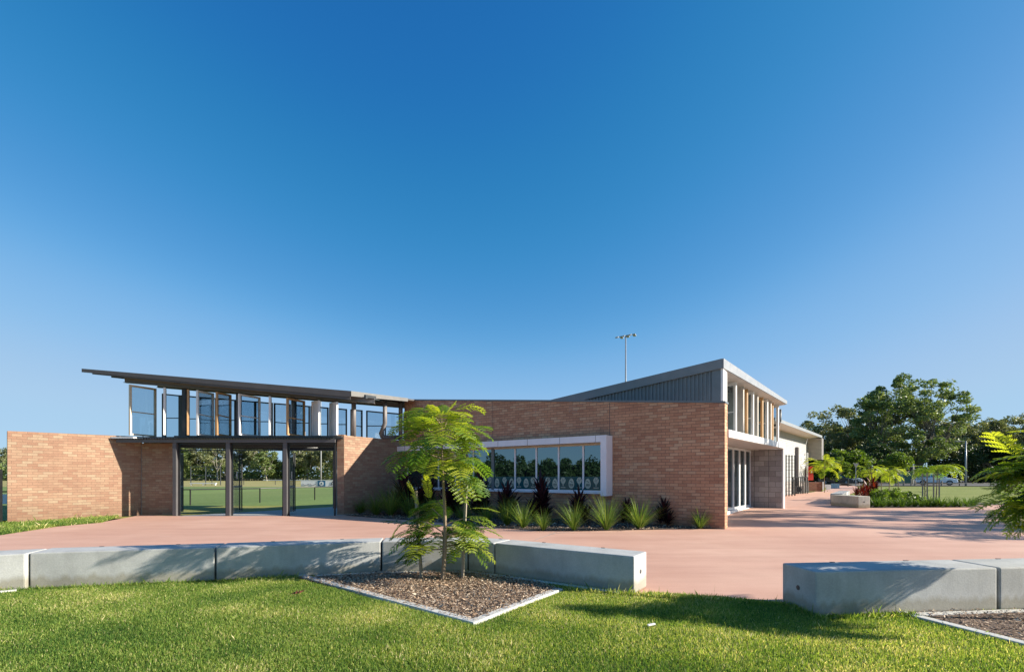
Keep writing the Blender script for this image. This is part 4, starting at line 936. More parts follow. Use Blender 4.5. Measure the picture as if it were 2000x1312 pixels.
for px_, Y, k, s, lb in ((1648, 76, 0, 1.05, 'bright green rounded tree behind the parked dark car'), (1600, 78, 1, .8, 'dark shrubby tree behind the red cabinet'), (1622, 72, 0, .78, 'small bright green tree left of the rounded one'),
                         (1700, 82, 1, 1.0, 'dark shrubby tree behind the give way sign'), (1940, 84, 1, 1.1, 'dark shrubby tree right of the street light'), (1985, 84, 1, 1.1, 'dark shrubby tree at the right edge behind the lawn')):
    place(bt_, k, (px_-1000)/F*Y, Y, lb, 'shrubby trees by the car park', s=s, rz=r1.uniform(0, 6))
yt = make_tree('round_headed_tree', 3.5, 1.75, 63, 'bright', 'bark', 50, 120, .13, .07, .48, clr=.55, dome=True, trunk_h=.45)
put(yt, (1754-1000)/F*48, 48, 'small round headed yellow green tree in front of the green shed', None, s=.70, sz=.95)
scrub('right_undergrowth', [(50, 130, 93, 100, .1, 7.5), (44, 62, 104, 110, .1, 6)], 130, .42, 'scrub', 33, 'dark shaded undergrowth beneath the trees at the right')
# trees outside the frame: mirrored in the windows, and casting the long shadows on the plaza
scrub('tree_belt', [(-150, -60, -10, 40, 0, .1)], 0.01, .5, 'gum2', 35, 'tree belt') if False else None
g = np.random.default_rng(71); cs = []
for k in range(75):
    y0 = -110+k*2.0+g.uniform(-1, 1); x0 = -118+g.uniform(-6, 6); hh = g.uniform(5, 8.5); m = 520
    q = g.normal(0, 1, (m, 3)); q /= np.linalg.norm(q, axis=1)[:, None]; q *= g.random((m, 1))**.4; cs.append(np.array([x0, y0, hh*.52])+q*np.array([2.4, 2.2, hh*.5]))
kx = 26000; cs.append(np.stack([g.uniform(-124, -112, kx), g.uniform(-112, 45, kx), g.random(kx)**.8*4.6], 1)); V, Fc = quads_at(np.concatenate(cs), .6, g, .2); o = np_mesh('tree_belt', V, Fc, M['scrub']); tag(o, 'belt of trees across the park, mirrored in the window strip', 'trees', None, 'stuff')
sh_ = [make_tree('tall_tree', 9.5, 4.2, 81, 'gum2', 'gumbark', 26, 70, .26, .2, .40, clr=.95), make_tree('tall_tree', 8.0, 3.4, 82, 'gum', 'gumbark', 22, 70, .24, .18, .45, clr=.85)]
for k, x, y, s in ((0, 25.5, 12.9, .45), (1, 30.5, 15.0, .5), (0, 22.5, 14.8, .42), (1, 27.5, 11.2, .32)):
    place(sh_, k, x, y, 'tree out of frame at the right whose shadow streaks the plaza', 'trees shading the plaza', s=s, sz=1.0, rz=k*2.1+x)

# feathery fronds ------------------------------------------------------
def frond(acc, base, dr, L, npair, pl, g, tint, droop=.5, pw=.024, up=Vector((0, 0, 1)), seg=5):
    """bipinnate leaf: curved stalk with rows of saw edged blades"""
    p = Vector(base); d = Vector(dr).normalized(); stp = L/npair; Vv, Ff, Tt, tubep = acc; pts = [p.copy()]
    for i in range(npair):
        f = (i+.5)/npair; d = (d+Vector((0, 0, -droop*stp*2.2))).normalized(); p = p+d*stp; pts.append(p.copy())
        side = d.cross(Vector((0, 0, 1)))
        if side.length < .1: side = Vector((1, 0, 0))
        side.normalize(); nrm = side.cross(d).normalized(); ln = pl*(math.sin(math.pi*(.12+.83*f))**.7)
        if f < .12: continue
        for sgn in (-1, 1):
            q = (side*sgn*.86+d*.42+nrm*(.10+g.normal(0, .08))).normalized(); c = q.cross(nrm).normalized(); b = p.copy(); W_ = pw*(.8+.2*math.sin(f*3))
            fold = nrm*.25
            i0 = len(Vv); t_ = min(1, max(0, tint+g.normal(0, .07)))
            n_ = seg
            for j in range(n_):
                a0 = j/n_; a1 = (j+1.12)/n_; w0 = W_*math.sin(math.pi*min(1, .18+.75*a0))*.55; w1 = W_*math.sin(math.pi*min(1, .18+.75*(a0+.5/n_)))
                s0 = b+q*ln*a0-nrm*ln*.18*a0*a0; s1 = b+q*ln*a1-nrm*ln*.18*a1*a1; tip = (s0+s1)/2+q*ln*.5/n_
                for sg in (-1, 1):
                    k = len(Vv); Vv += [tuple(s0), tuple(s1), tuple(tip+(c*sg+fold)*w1*.5+q*ln*.05)]; Ff.append((k, k+1, k+2)); Tt += [t_]*3
    for a_, b_ in zip(pts[:-1], pts[1:]):
        s_ = (b_-a_).cross(Vector((.1, .2, 1))).normalized()*.0035; k = len(Vv); Vv += [tuple(a_-s_), tuple(a_+s_), tuple(b_)]; Ff.append((k, k+1, k+2)); Tt += [.6]*3
def feather_tree(name, loc, fr_list, trunk_pts, trunk_r, label, seed, group=None, branches=(), cat='young tree', pw=.054, seg=5, lod=1.0):
    g = np.random.default_rng(seed); t = empty(name, loc); tag(t, label, cat, group); m_ = MB(); m_.tube(trunk_pts, trunk_r, 9)
    for b in branches: m_.tube(b, [.011, .008, .006][:len(b)], 6)
    m_.build('trunk', M['bark'], t); acc = ([], [], [], [])
    for (b, d, L, npair, pl, tint, droop) in fr_list: frond(acc, b, d, L, npair, pl, g, tint, droop, pw, seg=seg)
    np_mesh('foliage', acc[0], acc[1], M['frond'], t, attr=acc[2])
    return t
def whorl(g, zlist, trunk_at, Lr, tilt, tint, n_each, pl, npair, ph0=0):
    out_ = []
    for z in zlist:
        for k in range(n_each):
            an = ph0+2.4*len(out_)+g.uniform(-.3, .3); tl = g.uniform(*tilt); b = Vector(trunk_at(z)); d = (math.cos(an)*math.cos(tl), math.sin(an)*math.cos(tl), math.sin(tl))
            bl = g.uniform(.02, .16); b2 = b+Vector(d)*bl
            out_.append((b2, d, g.uniform(*Lr), npair, pl*g.uniform(.85, 1.15), tint+g.normal(0, .15), g.uniform(.5, 1.1)))
    return out_
g = np.random.default_rng(101)
TX = lambda z: (.015*math.sin(z*3)-.01*z+.035*math.sin(z*1.4), 0.01*math.sin(z*4), z)
tp = [TX(z) for z in np.linspace(-.05, 2.15, 12)]
FR = []
br = []
# upper crown: several short branches each carrying fronds
for k, (an, z0_, L_, up_) in enumerate(((2.9, 1.85, .42, .7), (.2, 1.8, .45, .5), (1.4, 1.95, .35, .8), (4.4, 1.78, .40, .45), (3.4, 1.62, .38, .25), (5.7, 1.55, .42, .15), (.3, 1.42, .32, -.05), (2.3, 1.68, .3, .4), (5.2, 1.95, .38, .8), (3.9, 2.05, .3, 1.0), (1.0, 1.6, .3, .2))):
    b = Vector(TX(z0_)); d = Vector((math.cos(an), math.sin(an), up_)).normalized(); e = b+d*L_; br.append([b, b+d*L_*.5+Vector((0, 0, .015)), e])
    for j in range(8):
        a2 = an+g.uniform(-1.5, 1.5); tl = g.uniform(-.35, .75); dd_ = (math.cos(a2)*math.cos(tl), math.sin(a2)*math.cos(tl), math.sin(tl))
        FR.append((b.lerp(e, g.uniform(.25, 1)), dd_, g.uniform(.34, .52), 10, .17*g.uniform(.85, 1.15), .5+g.normal(0, .28)+(.2 if z0_ > 1.8 else 0), g.uniform(.7, 1.6)))
FR += whorl(g, [2.0, 2.12], TX, (.22, .30), (.3, 1.1), .75, 3, .10, 10, 1.0)
# lower skirt of long fronds
for k, (an, z0_, L_, up_) in enumerate(((3.15, .55, .40, .35), (2.7, .62, .35, .5), (.1, .75, .30, .3), (5.9, .6, .33, .25), (1.9, .5, .28, .2), (3.6, .42, .35, .0), (1.2, .6, .28, .4), (.5, .45, .25, .1), (3.0, .8, .25, .9), (2.2, .95, .2, .5))):
    b = Vector(TX(z0_)); d = Vector((math.cos(an), math.sin(an), up_)).normalized(); e = b+d*L_; br.append([b, b+d*L_*.5, e])
    for j in range(7):
        a2 = an+g.uniform(-.95, .95); tl = g.uniform(-.2, .6); dd_ = (math.cos(a2)*math.cos(tl), math.sin(a2)*math.cos(tl), math.sin(tl))
        FR.append((b.lerp(e, g.uniform(.2, 1)), dd_, g.uniform(.34, .54), 11, .15*g.uniform(.85, 1.15), .42+g.normal(0, .28), g.uniform(.5, 1.2)))
FR += [(Vector(TX(.75))+Vector((-.30, -.05, .03)), (-1, -.1, .55), .50, 16, .10, .6, 1.9), (Vector(TX(.80))+Vector((-.35, .05, .15)), (-.35, 0, 1), .38, 12, .13, .85, .2), (Vector(TX(1.0))+Vector((-.2, 0, .05)), (-.1, -.1, 1), .34, 12, .12, .85, .1),
       (Vector(TX(1.0))+Vector((.35, 0, -.05)), (-.45, -.1, 1), .36, 12, .12, .9, .1), (Vector(TX(.9))+Vector((.3, 0, .05)), (1, .1, .2), .42, 16, .08, .8, .6)]
feather_tree('staked_sapling', (-.925, 6.44, .015), FR, tp, [.031, .029, .027, .025, .023, .021, .019, .017, .015, .012, .009, .006], 'young feathery leaved sapling with two tiers of foliage in the triangular bed', 102, branches=br)
def stake(pt, pb, Y, label):
    a = at(pb[0], pb[1], Y); b = at(pt[0], pt[1], Y); a.z = -.05; m_ = MB(); c = a; m_.tube([a, b], .024, 4); m_.v = [(x-a.x, y-a.y, z) for x, y, z in m_.v]
    o = m_.build('timber_stake', M['stake'], None); o.location = (a.x, a.y, 0); tag(o, label, 'stake', 'timber stakes round the sapling')
stake((812, 958), (824, 1131), 6.56, 'leaning grey timber stake left of the sapling trunk'); stake((911, 937), (903, 1130), 6.60, 'taller grey timber stake right of the sapling trunk')
stake((868, 1040), (866, 1122), 6.82, 'short stake hidden behind the sapling trunk')
# big sapling reaching in from the right
g = np.random.default_rng(111); FR = []; br = []; T2 = lambda z: (.01*math.sin(z*3), .01*math.cos(z*2), z); tp = [T2(z) for z in np.linspace(-.05, 1.95, 10)]
for k, (an, z0_, L_, up_) in enumerate(((3.1, 1.05, .50, .12), (3.35, 1.2, .50, .2), (2.85, 1.3, .5, .3), (3.6, 1.15, .42, .1), (3.0, 1.45, .40, .4), (3.3, 1.6, .25, .6), (1.6, 1.3, .5, .3), (4.6, 1.2, .5, .2), (0, 1.3, .5, .3), (5.4, 1.4, .4, .3), (.8, 1.55, .4, .4), (2.3, 1.1, .45, .15), (4.0, 1.35, .45, .3), (3.2, 1.5, .30, .1))):
    b = Vector(T2(z0_)); d = Vector((math.cos(an), math.sin(an), up_)).normalized(); e = b+d*L_; br.append([b, b+d*L_*.5, e])
    for j in range(13):
        a2 = an+g.uniform(-.9, .9); tl = g.uniform(-.55, .6); dd_ = (math.cos(a2)*math.cos(tl), math.sin(a2)*math.cos(tl), math.sin(tl))
        FR.append((b.lerp(e, g.uniform(.4, 1)), dd_, g.uniform(.34, .48), 11, .155*g.uniform(.85, 1.15), .40+g.normal(0, .18)+(.2 if tl > .2 else 0), g.uniform(.4, 1.3)))
FR += [(Vector((-.62, .05, 1.55)), (-.5, 0, .55), .36, 12, .17, .95, .3), (Vector((-.75, 0, 1.22)), (-1, -.1, .05), .42, 12, .14, .6, .8), (Vector((-.45, .0, 1.80)), (-1, 0, .25), .30, 11, .09, .9, .6), (Vector((-.5, -.1, .35)), (-1, 0, .1), .16, 8, .05, .6, .4)]
feather_tree('leaning_sapling', (5.52, 4.62, .015), FR, tp, [.034, .032, .03, .027, .024, .021, .018, .014, .011, .008], 'large feathery sapling reaching in from the right edge of the photo', 112, branches=br, pw=.052, seg=7)
def small_sapling(x, y, h, seed, label, group, crown=.55, nf=26, tint=.7, dead=False, flatc=False, z=None):
    g_ = np.random.default_rng(seed); FR_ = []; TT = lambda z_: (.02*math.sin(z_*2+seed), .02*math.cos(z_*1.7), z_)
    for k in range(nf):
        zz = h*(g_.uniform(.72, 1.0) if not flatc else g_.uniform(.86, 1.0)); an = k*2.4; tl = g_.uniform(-.1, .5) if flatc else g_.uniform(-.2, .9); r0 = g_.uniform(0, crown*.6); d = (math.cos(an)*math.cos(tl), math.sin(an)*math.cos(tl), math.sin(tl))
        FR_.append((Vector((math.cos(an)*r0, math.sin(an)*r0, zz)), d, crown*g_.uniform(.6, 1.0), 10, crown*.22, tint+g_.normal(0, .15), g_.uniform(.3, 1.2)/max(.6, crown)))
    br_ = [[Vector(TT(h*.72)), Vector(TT(h*.85))+Vector((math.cos(a_)*crown*.3, math.sin(a_)*crown*.3, 0))] for a_ in np.arange(0, 6.2, 1.1)]
    return feather_tree('small_sapling', (x, y, G(x, y) if z is None else z), FR_, [TT(z_) for z_ in np.linspace(-.1, h*.95, 6)], [.03, .026, .022, .018, .013, .008], label, seed, group, branches=br_, pw=crown*.085, seg=3)
grp = 'feathery saplings along the planting bed'
def sap(px_, Y, ytop, *a, **k): 
    x = (px_-1000)/F*Y; small_sapling(x, Y, 1.4-G(x, Y)+(930-ytop)/F*Y, *a, **k)
sap(1610, 36.0, 898, 121, 'yellow green feathery sapling beside the red cabinet', grp, crown=1.15, nf=34, tint=.8)
sap(1702, 24, 906, 122, 'yellow green sapling rising behind the red leaved plants', grp, crown=.55, nf=22, tint=.85)
sap(1722, 27, 914, 123, 'pale green sapling immediately right of the red leaved plants', grp, crown=.6, nf=24, tint=.8)
sap(1737, 25, 913, 124, 'leafy sapling with bright lower shoots in the middle of the planting bed', grp, crown=.65, nf=34, tint=.8)
sap(1829, 21.5, 907, 125, 'flat topped sapling between four stakes before the white car', grp, crown=.85, nf=44, tint=.6, flatc=True)
sap(2330, 10.9, 845, 126, 'sapling out of frame at the right that shades the plaza', grp, crown=.9, nf=40, tint=.6, flatc=True)
sap(2480, 13.2, 800, 127, 'second sapling out of frame at the right that shades the plaza', grp, crown=1.0, nf=40, tint=.6, flatc=True)
for i, (px_, yt_, lb) in enumerate(((1801.5, 924, 'first stake from the left by the flat topped sapling'), (1810.5, 923, 'second stake from the left by the flat topped sapling'), (1823, 925, 'third stake from the left by the flat topped sapling'), (1834, 934, 'shortest and last stake by the flat topped sapling'))):
    Y = 20.6; p = at(px_, yt_, Y); m_ = MB(); m_.tube([(0, 0, -.1), (0, 0, p.z-.2)], .027, 4); o = m_.build('timber_stake', M['stake'], None); o.location = (p.x, Y, .2); tag(o, lb, 'stake', 'stakes in the far planting bed')
# dead leafless sapling
m_ = MB(); g_ = random.Random(4)
m_.tube([(0, 0, -.1), (.03, 0, .5), (0, 0, 1.1)], [.03, .02, .01], 6)
for k in range(14):
    z = .2+k*.07; an = k*2.3; L_ = g_.uniform(.15, .45); m_.tube([(0, 0, z), (math.cos(an)*L_*.6, math.sin(an)*L_*.6, z+.05), (math.cos(an)*L_, math.sin(an)*L_, z+g_.uniform(0, .15))], [.010, .007, .004], 4)
x = (1805-1000)/F*21.2; o = m_.build('bare_sapling', M['bark'], None); o.location = (x, 21.2, .2); tag(o, 'leafless brown sapling between the first two stakes in the far bed', 'young tree')

# strappy clumps and cordylines ---------------------------------------
def straps(name, n, L, wd, seed, matl, spread=(.15, 1.0), droop=1.2, tint=.6, tv=.2):
    g_ = np.random.default_rng(seed); V = []; Fc = []; T = []
    for k in range(n):
        an = g_.uniform(0, 2*math.pi); tl = g_.uniform(*spread); ln = L*g_.uniform(.55, 1.1); p = Vector((math.cos(an)*g_.uniform(0, .07), math.sin(an)*g_.uniform(0, .07), 0)); d = Vector((math.cos(an)*math.sin(tl), math.sin(an)*math.sin(tl), math.cos(tl)))
        sd = Vector((-math.sin(an), math.cos(an), 0)); m = 7; i0 = len(V); t_ = float(np.clip(tint+g_.normal(0, tv), 0, 1)); dp = droop*g_.uniform(.4, 1.3)
        for j in range(m+1):
            f = j/m; w_ = wd*(1-f**2.2)*(.6+.4*min(1, f*4))+.0008; V += [tuple(p-sd*w_/2), tuple(p+sd*w_/2)]; T += [t_*(1-.0*f)]*2
            d = (d+Vector((math.cos(an)*.5, math.sin(an)*.5, -1))*dp*f/m).normalized(); p = p+d*ln/m
            if p.z < .01: p.z = .01
        for j in range(m): a = i0+j*2; Fc.append((a, a+1, a+3, a+2))
    return np_mesh(name, V, Fc, M[matl], attr=T)
def cordyline(name, h, L, wd, n, seed, matl, heads=3, tint=.4):
    g_ = np.random.default_rng(seed); V = []; Fc = []; T = []; t = empty(name); m_ = MB()
    for hd_ in range(heads):
        an0 = hd_*2.2+seed; r0 = .16*(hd_ > 0); top = h*(1-.22*hd_); bx, by = math.cos(an0)*r0, math.sin(an0)*r0; m_.tube([(0, 0, -.05), (bx, by, top*.95)], .014, 5)
        for k in range(n):
            f0 = k/n; z = top*(.25+.75*f0); an = k*2.4+g_.uniform(-.2, .2); tl = (1.25-.95*f0)*g_.uniform(.8, 1.15); ln = L*g_.uniform(.7, 1.1); p = Vector((bx, by, z)); d = Vector((math.cos(an)*math.sin(tl), math.sin(an)*math.sin(tl), math.cos(tl))); sd = Vector((-math.sin(an), math.cos(an), 0)); i0 = len(V); m = 5; t_ = float(np.clip(tint+g_.normal(0, .25), 0, 1))
            for j in range(m+1):
                f = j/m; w_ = wd*math.sin(math.pi*min(1, .12+.88*f))+.001; V += [tuple(p-sd*w_/2), tuple(p+sd*w_/2)]; T += [t_]*2; d = (d+Vector((0, 0, -.9*f/m*1.6))).normalized(); p = p+d*ln/m
            for j in range(m): a = i0+j*2; Fc.append((a, a+1, a+3, a+2))
    m_.build('stem', M['stake'], t); np_mesh('foliage', V, Fc, M[matl], t, attr=T); return t
bedP = [V2(*gp(1420, 1031.5)), V2(*gp(1240, 1034.5)), V2(*gp(1131, 1037)), V2(*gp(1049, 1036)), V2(*gp(948, 1028)), V2(*gp(860, 1020)), V2(*gp(779, 1014)), V2(*gp(720, 1010)), V2(*gp(674, 1006.5)), CW+V2(-.02, -.05), wp(6, -.01), wp(.05, -.01)]
sheet('wall_bed', bedP, M['soil'], .012, GX, GY)
gst = [('strap_clump', straps('strap_clump', 190, 1.18, .016, 200+i, 'strap', tint=.55+.05*i)) for i in range(3)]
us = set()
def clump(k, px_, Y, s, label, group, src=gst, sz=None):
    o = src[k][1]
    if (id(src), k) in us: o = o.copy(); C.objects.link(o)
    us.add((id(src), k)); Y = 12.93 if (px_ > 1350 and src is gst) else Y; x = (px_-1000)/F*Y; v_ = 1+.16*math.sin(px_*1.7) if src is gst else 1; sz = s*v_*.92; s = s*.9; o.location = (x, Y, G(x, Y)+.01); o.scale = (s, s, sz or s); o.rotation_euler = (0, 0, px_*.37); tag(o, label, 'grass clump', group)
g1 = 'strappy grass clumps below the long window'
for k, px_, yb, s, lb in ((0, 1367, 1029, .66, 'small strappy clump standing alone at the wall end, rightmost under the bricks'), (1, 1249, 1033, .95, 'arching strappy clump right of the white window cheek'), (2, 1184, 1035, .88, 'tall strappy clump directly below the white window cheek'),
                      (0, 1121, 1036, .72, 'low spreading sunlit strappy clump left of the window cheek'), (1, 1061, 1036, .55, 'small thin shaded clump between two dark cordylines'), (2, 1022, 1031, .80, 'shaded clump in front of the tallest dark cordyline'),
                      (0, 991, 1026, .80, 'shaded clump just right of the sapling foliage'), (1, 950, 1022, .7, 'shaded clump behind the right stake'), (2, 905, 1018, .75, 'shaded clump behind the sapling trunk'), (0, 848, 1014, .8, 'shaded clump between the stakes behind the sapling'),
                      (1, 800, 1008, 1.0, 'shaded clump under the left end of the window'), (2, 763, 1007, 1.15, 'big dark clump in the corner bed, second from the return wall end'), (0, 735, 1006, 1.0, 'dark clump against the return wall'), (1, 705, 1003, .75, 'leftmost small clump at the foot of the return wall')):
    clump(k, px_, F*1.4/(yb-930), s, lb, g1)
chips('bark_mulch', bedP, 9000, 14, 'dark mulch and leaf litter under the plants along the brick wall', .05)
cd = [cordyline('dark_cordyline', .78, .54, .08, 34, 301, 'cordy', 4), cordyline('dark_cordyline', 1.0, .54, .08, 40, 302, 'cordy', 5)]
g2 = 'dark purple cordylines against the wall'
for k, px_, Y, s, lb in ((0, 1297, 13.6, .72, 'purple cordyline right of the window cheek, nearest the wall end'), (0, 1224, 14.3, .68, 'low dark cordyline behind the window cheek'), (0, 1132, 14.2, .95, 'dark cordyline below the last wide pane'), (1, 1055, 14.8, 1.12, 'tallest dark cordyline reaching the window sill'),
                         (0, 991, 15.6, 1.1, 'dark cordyline below the fifth pane'), (1, 938, 16.2, 1.15, 'dark cordyline just right of the sapling trunk'), (0, 880, 16.6, 1.2, 'dark cordyline behind the sapling trunk'), (1, 832, 17.3, 1.2, 'dark cordyline left of the sapling trunk'), (0, 787, 18.2, 1.45, 'dark cordyline in the corner of the two walls')):
    t = cd[k]; t = copy_tree(t) if id(t) in used else t; used.add(id(cd[k])); put(t, (px_-1000)/F*Y, Y, lb, g2, 'shrub', s, px_*.3)
# far planting bed
fb = [V2(13.76, 18.62), V2(18.1, 18.85), V2(19.5, 20.2), V2(22.3, 20.3), V2(22.3, 21.6), V2(19, 22.5), V2(17.3, 24.7), V2(13.95, 20.5)]
sheet('far_bed', fb, M['soil'], .014, [], [])
g3 = 'strappy clumps edging the far planting bed'
r2 = random.Random(9); k = 0
fst = [('strap_clump', straps('strap_clump', 90, .55, .022, 220, 'strap', (.2, 1.3), 1.5, .35)), ('strap_clump', straps('strap_clump', 90, .55, .026, 221, 'strap', (.2, 1.3), 1.5, .35))]
for i in range(17):
    px_ = 1698+i*12.6; Y = 18.95+.0*i+r2.uniform(0, .35)+max(0, (i-14))*.4
    clump(i % 2, px_, Y, r2.uniform(.8, 1.1), 'green strappy clump along the far bed, %s right of the beige seat' % (ordn+['tenth', 'eleventh', 'twelfth', 'thirteenth', 'fourteenth', 'fifteenth', 'sixteenth', 'last'])[i], g3, fst)
def bush(name, x, y, r, h, n, size, leaf, seed, label, cat='shrub', group=None):
    g_ = np.random.default_rng(seed); q = g_.normal(0, 1, (n, 3)); q /= np.linalg.norm(q, axis=1)[:, None]; q[:, 2] = np.abs(q[:, 2]); q *= g_.random((n, 1))**.35
    q *= np.array([r, r*.8, h])*(1+.18*np.sin(q[:, :1]*7+seed)*np.cos(q[:, 1:2]*6)); q[:, 2] += .03
    V, Fc = quads_at(q, size, g_, .3); o = np_mesh(name, V, Fc, M[leaf]); o.location = (x, y, G(x, y)); tag(o, label, cat, group); return o
g4 = 'leafy green shrubs in the far planting bed'
for i, (px_, Y, r_b, h_, lb) in enumerate(((1716, 20.4, .55, .62, 'bright leafy shrub beside the red leaved plants'), (1742, 20.6, .62, .66, 'bright leafy shrub in the middle of the far bed'), (1768, 20.8, .55, .52, 'bright leafy shrub right of the middle one in the far bed'), (1788, 20.6, .40, .36, 'low leafy shrub left of the stakes in the far bed'))):
    bush('leafy_shrub', (px_-1000)/F*Y, Y, r_b, h_, 1500, .065, 'bright', 400+i, lb, 'shrub', g4)
rc = [cordyline('red_cordyline', .62, .34, .065, 30, 310, 'redleaf', 5, .5)]
g5 = 'red leaved cordylines by the far seats'
for px_, Y, s, lb in ((1682, 20.3, 1.05, 'orange red leaved cordyline behind the beige seat'), (1694, 21.0, 1.2, 'deep red leaved cordyline right of the orange one'), (1703, 22.0, 1.35, 'tall dull red cordyline at the back of the far bed')):
    t = rc[0]; t = copy_tree(t) if id(t) in used else t; used.add(id(rc[0])); put(t, (px_-1000)/F*Y, Y, lb, g5, 'shrub', s, px_)

# ================================================================== STREET THINGS
t = empty('timber_planter', (24.2, 38.6, .2)); tag(t, 'red brown timber planter box with white corner post', 'planter')
xa, xb = (1577-1000)/F*38.6, (1606-1000)/F*38.6; zt_ = 1.4-11/F*38.6
m_ = MB()
for k in range(5): h_ = (zt_-.2)/5; m_.box(((xa+xb)/2, 39.0, .2+h_*(k+.5)), (xb-xa, .9, h_-.012))
W(m_, 'boards', M['planter'], t); m_ = MB(); m_.box((xb, 38.55, .2+(zt_-.2)/2), (.09, .09, zt_-.17)); W(m_, 'corner_post', M['white'], t)
bush('planter_greens', 24.4, 39.2, .9, .5, 500, .1, 'bright', 420, 'green shoots growing in the timber planter')
Yc = 36.9; t = empty('hose_cabinet', ((1580-1000)/F*Yc, Yc, 1.1)); tag(t, 'red fire hose cabinet mounted at the end of the rear wing', 'cabinet')
m_ = MB(); c = at(1579.5, 924, Yc); m_.box(c, (.50, .30, 1.06)); W(m_, 'body', M['red'], t, bevel=.02)
m_ = MB(); m_.box((c.x+.12, c.y-.155, c.z+.1), (.1, .006, .16)); W(m_, 'notice', M['white'], t); m_ = MB(); m_.box((c.x, c.y+.1, .75), (.08, .08, 1.1)); W(m_, 'stand', M['steel'], t)
m_ = MB(); c = at(1586, 937, 37.4); m_.box((c.x, c.y+1.5, .62), (.2, .2, .84)); o = m_.build('yellow_cabinet', mat('yellow_enamel', (.55, .38, .03), .5), None, bevel=.02); tag(o, 'small yellow box beside the red hose cabinet', 'box')
Ya = 34.0; c = at(1559, 955.5, Ya); t = empty('air_conditioner', (c.x, c.y, .2)); tag(t, 'beige outdoor air conditioner unit by the rear wing', 'air conditioner')
m_ = MB(); m_.box((c.x, c.y, .48), (.62, .4, .50)); W(m_, 'casing', M['beige'], t, bevel=.02); m_ = MB(); m_.tube([(c.x-.08, c.y-.205, .48), (c.x-.08, c.y-.215, .48)], .19, 18); W(m_, 'fan_grille', M['steel_dk'], t)
xa, xb = (1549-1000)/F*33.2, (1577-1000)/F*33.8; t = empty('bar_fence', (xa, 33.2, .2)); tag(t, 'black barred fence round the air conditioner', 'fence'); m_ = MB()
for k in range(9): x = xa+(xb-xa)*k/8; m_.box((x, 33.2+.6*k/8, .78), (.045, .045, 1.15))
for z in (.30, 1.33): m_.wall((xa, 33.2), (xb, 33.8), .035, z, z+.04)
W(m_, 'bars', M['black'], t)
for i, (px_, yb, yt_, mt, lb) in enumerate(((1641, 945.5, 927, 'white', 'white path post between the small cubes and the dark car'), (1656, 949, 935, 'black', 'short black bollard right of the white path post'), (1649, 946, 936, 'black', 'black bollard touching the white path post'),
        (1620, 943, 933, 'stake', 'timber bollard above the small white cubes'), (1631, 943, 934, 'stake', 'timber bollard right of the small white cubes'), (1764.5, 948, 933, 'stake', 'timber bollard before the green shed'), (1779.5, 948, 935, 'stake', 'timber bollard left of the white car'), (1787, 948, 938, 'stake', 'timber bollard at the tail of the white car'),
        (1839, 948, 939, 'stake', 'timber bollard below the doors of the white car'), (1737, 946, 936, 'stake', 'timber bollard behind the middle shrub'), (1672, 944, 937, 'stake', 'timber bollard at the foot of the give way sign'))):
    x, y = gp(px_, yb); h_ = (yb-yt_)/F*y; m_ = MB(); m_.tube([(0, 0, -.1), (0, 0, h_-.04), (0, 0, h_)], [.10, .10, .07], 8); o = m_.build('bollard', M[mt], None); o.location = (x, y, .2); tag(o, lb, 'bollard', 'bollards along the car park')
# low rail along the car park
fence('car_park_rail', [(38, 57.5), (62, 58.8)], .55, 'low dark rail between lawn and car park', 4.0, r=.05, post_z=.2)
Y = 66; x = (1671-1000)/F*Y; t = empty('give_way_sign', (x, Y, .2)); tag(t, 'grey back of a triangular give way sign on a pole', 'sign'); m_ = MB(); m_.tube([(x, Y, .2), (x, Y, 2.9)], .05, 8); W(m_, 'pole', M['roof_lt'], t)
m_ = MB(); a, b, c_ = (x-.40, Y-.07, 3.2), (x+.40, Y-.07, 3.2), (x, Y-.07, 2.48); m_.poly([a, b, c_]); m_.poly([tuple(Vector(q_)+Vector((0, .02, 0))) for q_ in (c_, b, a)]); W(m_, 'sign_plate', M['steel'], t)
Y = 62; x = (1886-1000)/F*Y; t = empty('street_light', (x, Y, .2)); tag(t, 'grey street light pole with a short arm to the left', 'street light'); m_ = MB(); zt2 = 1.4+(930-861)/F*Y
m_.tube([(x, Y, .1), (x, Y, zt2)], [.12, .075], 10); W(m_, 'pole', M['roof_lt'], t, smooth=True); m_ = MB(); m_.box((x-.55, Y, zt2-.03), (1.1, .07, .05)); m_.box((x-1.0, Y, zt2-.06), (.5, .2, .07)); W(m_, 'arm', M['roof_lt'], t)
Y = 82; xa, xb = (1752-1000)/F*Y, (1784-1000)/F*Y; t = empty('green_shed', (xa, Y, .2)); tag(t, 'dark green shed with a pale corner post left of the white car', 'shed'); m_ = MB(); m_.box(((xa+xb)/2, Y+1, 1.15), (xb-xa, 2, 1.9))
W(m_, 'walls', mat('shed_green', (.02, .11, .07), .5), t); m_ = MB(); m_.box(((xa+xb)/2, Y+1, 2.14), (xb-xa+.1, 2.1, .08)); W(m_, 'roof', mat('shed_roof', (.03, .14, .09), .5), t); m_ = MB(); m_.box((xb-.1, Y-.1, 1.7), (.25, .12, 3.2)); W(m_, 'corner_post', M['cream'], t)

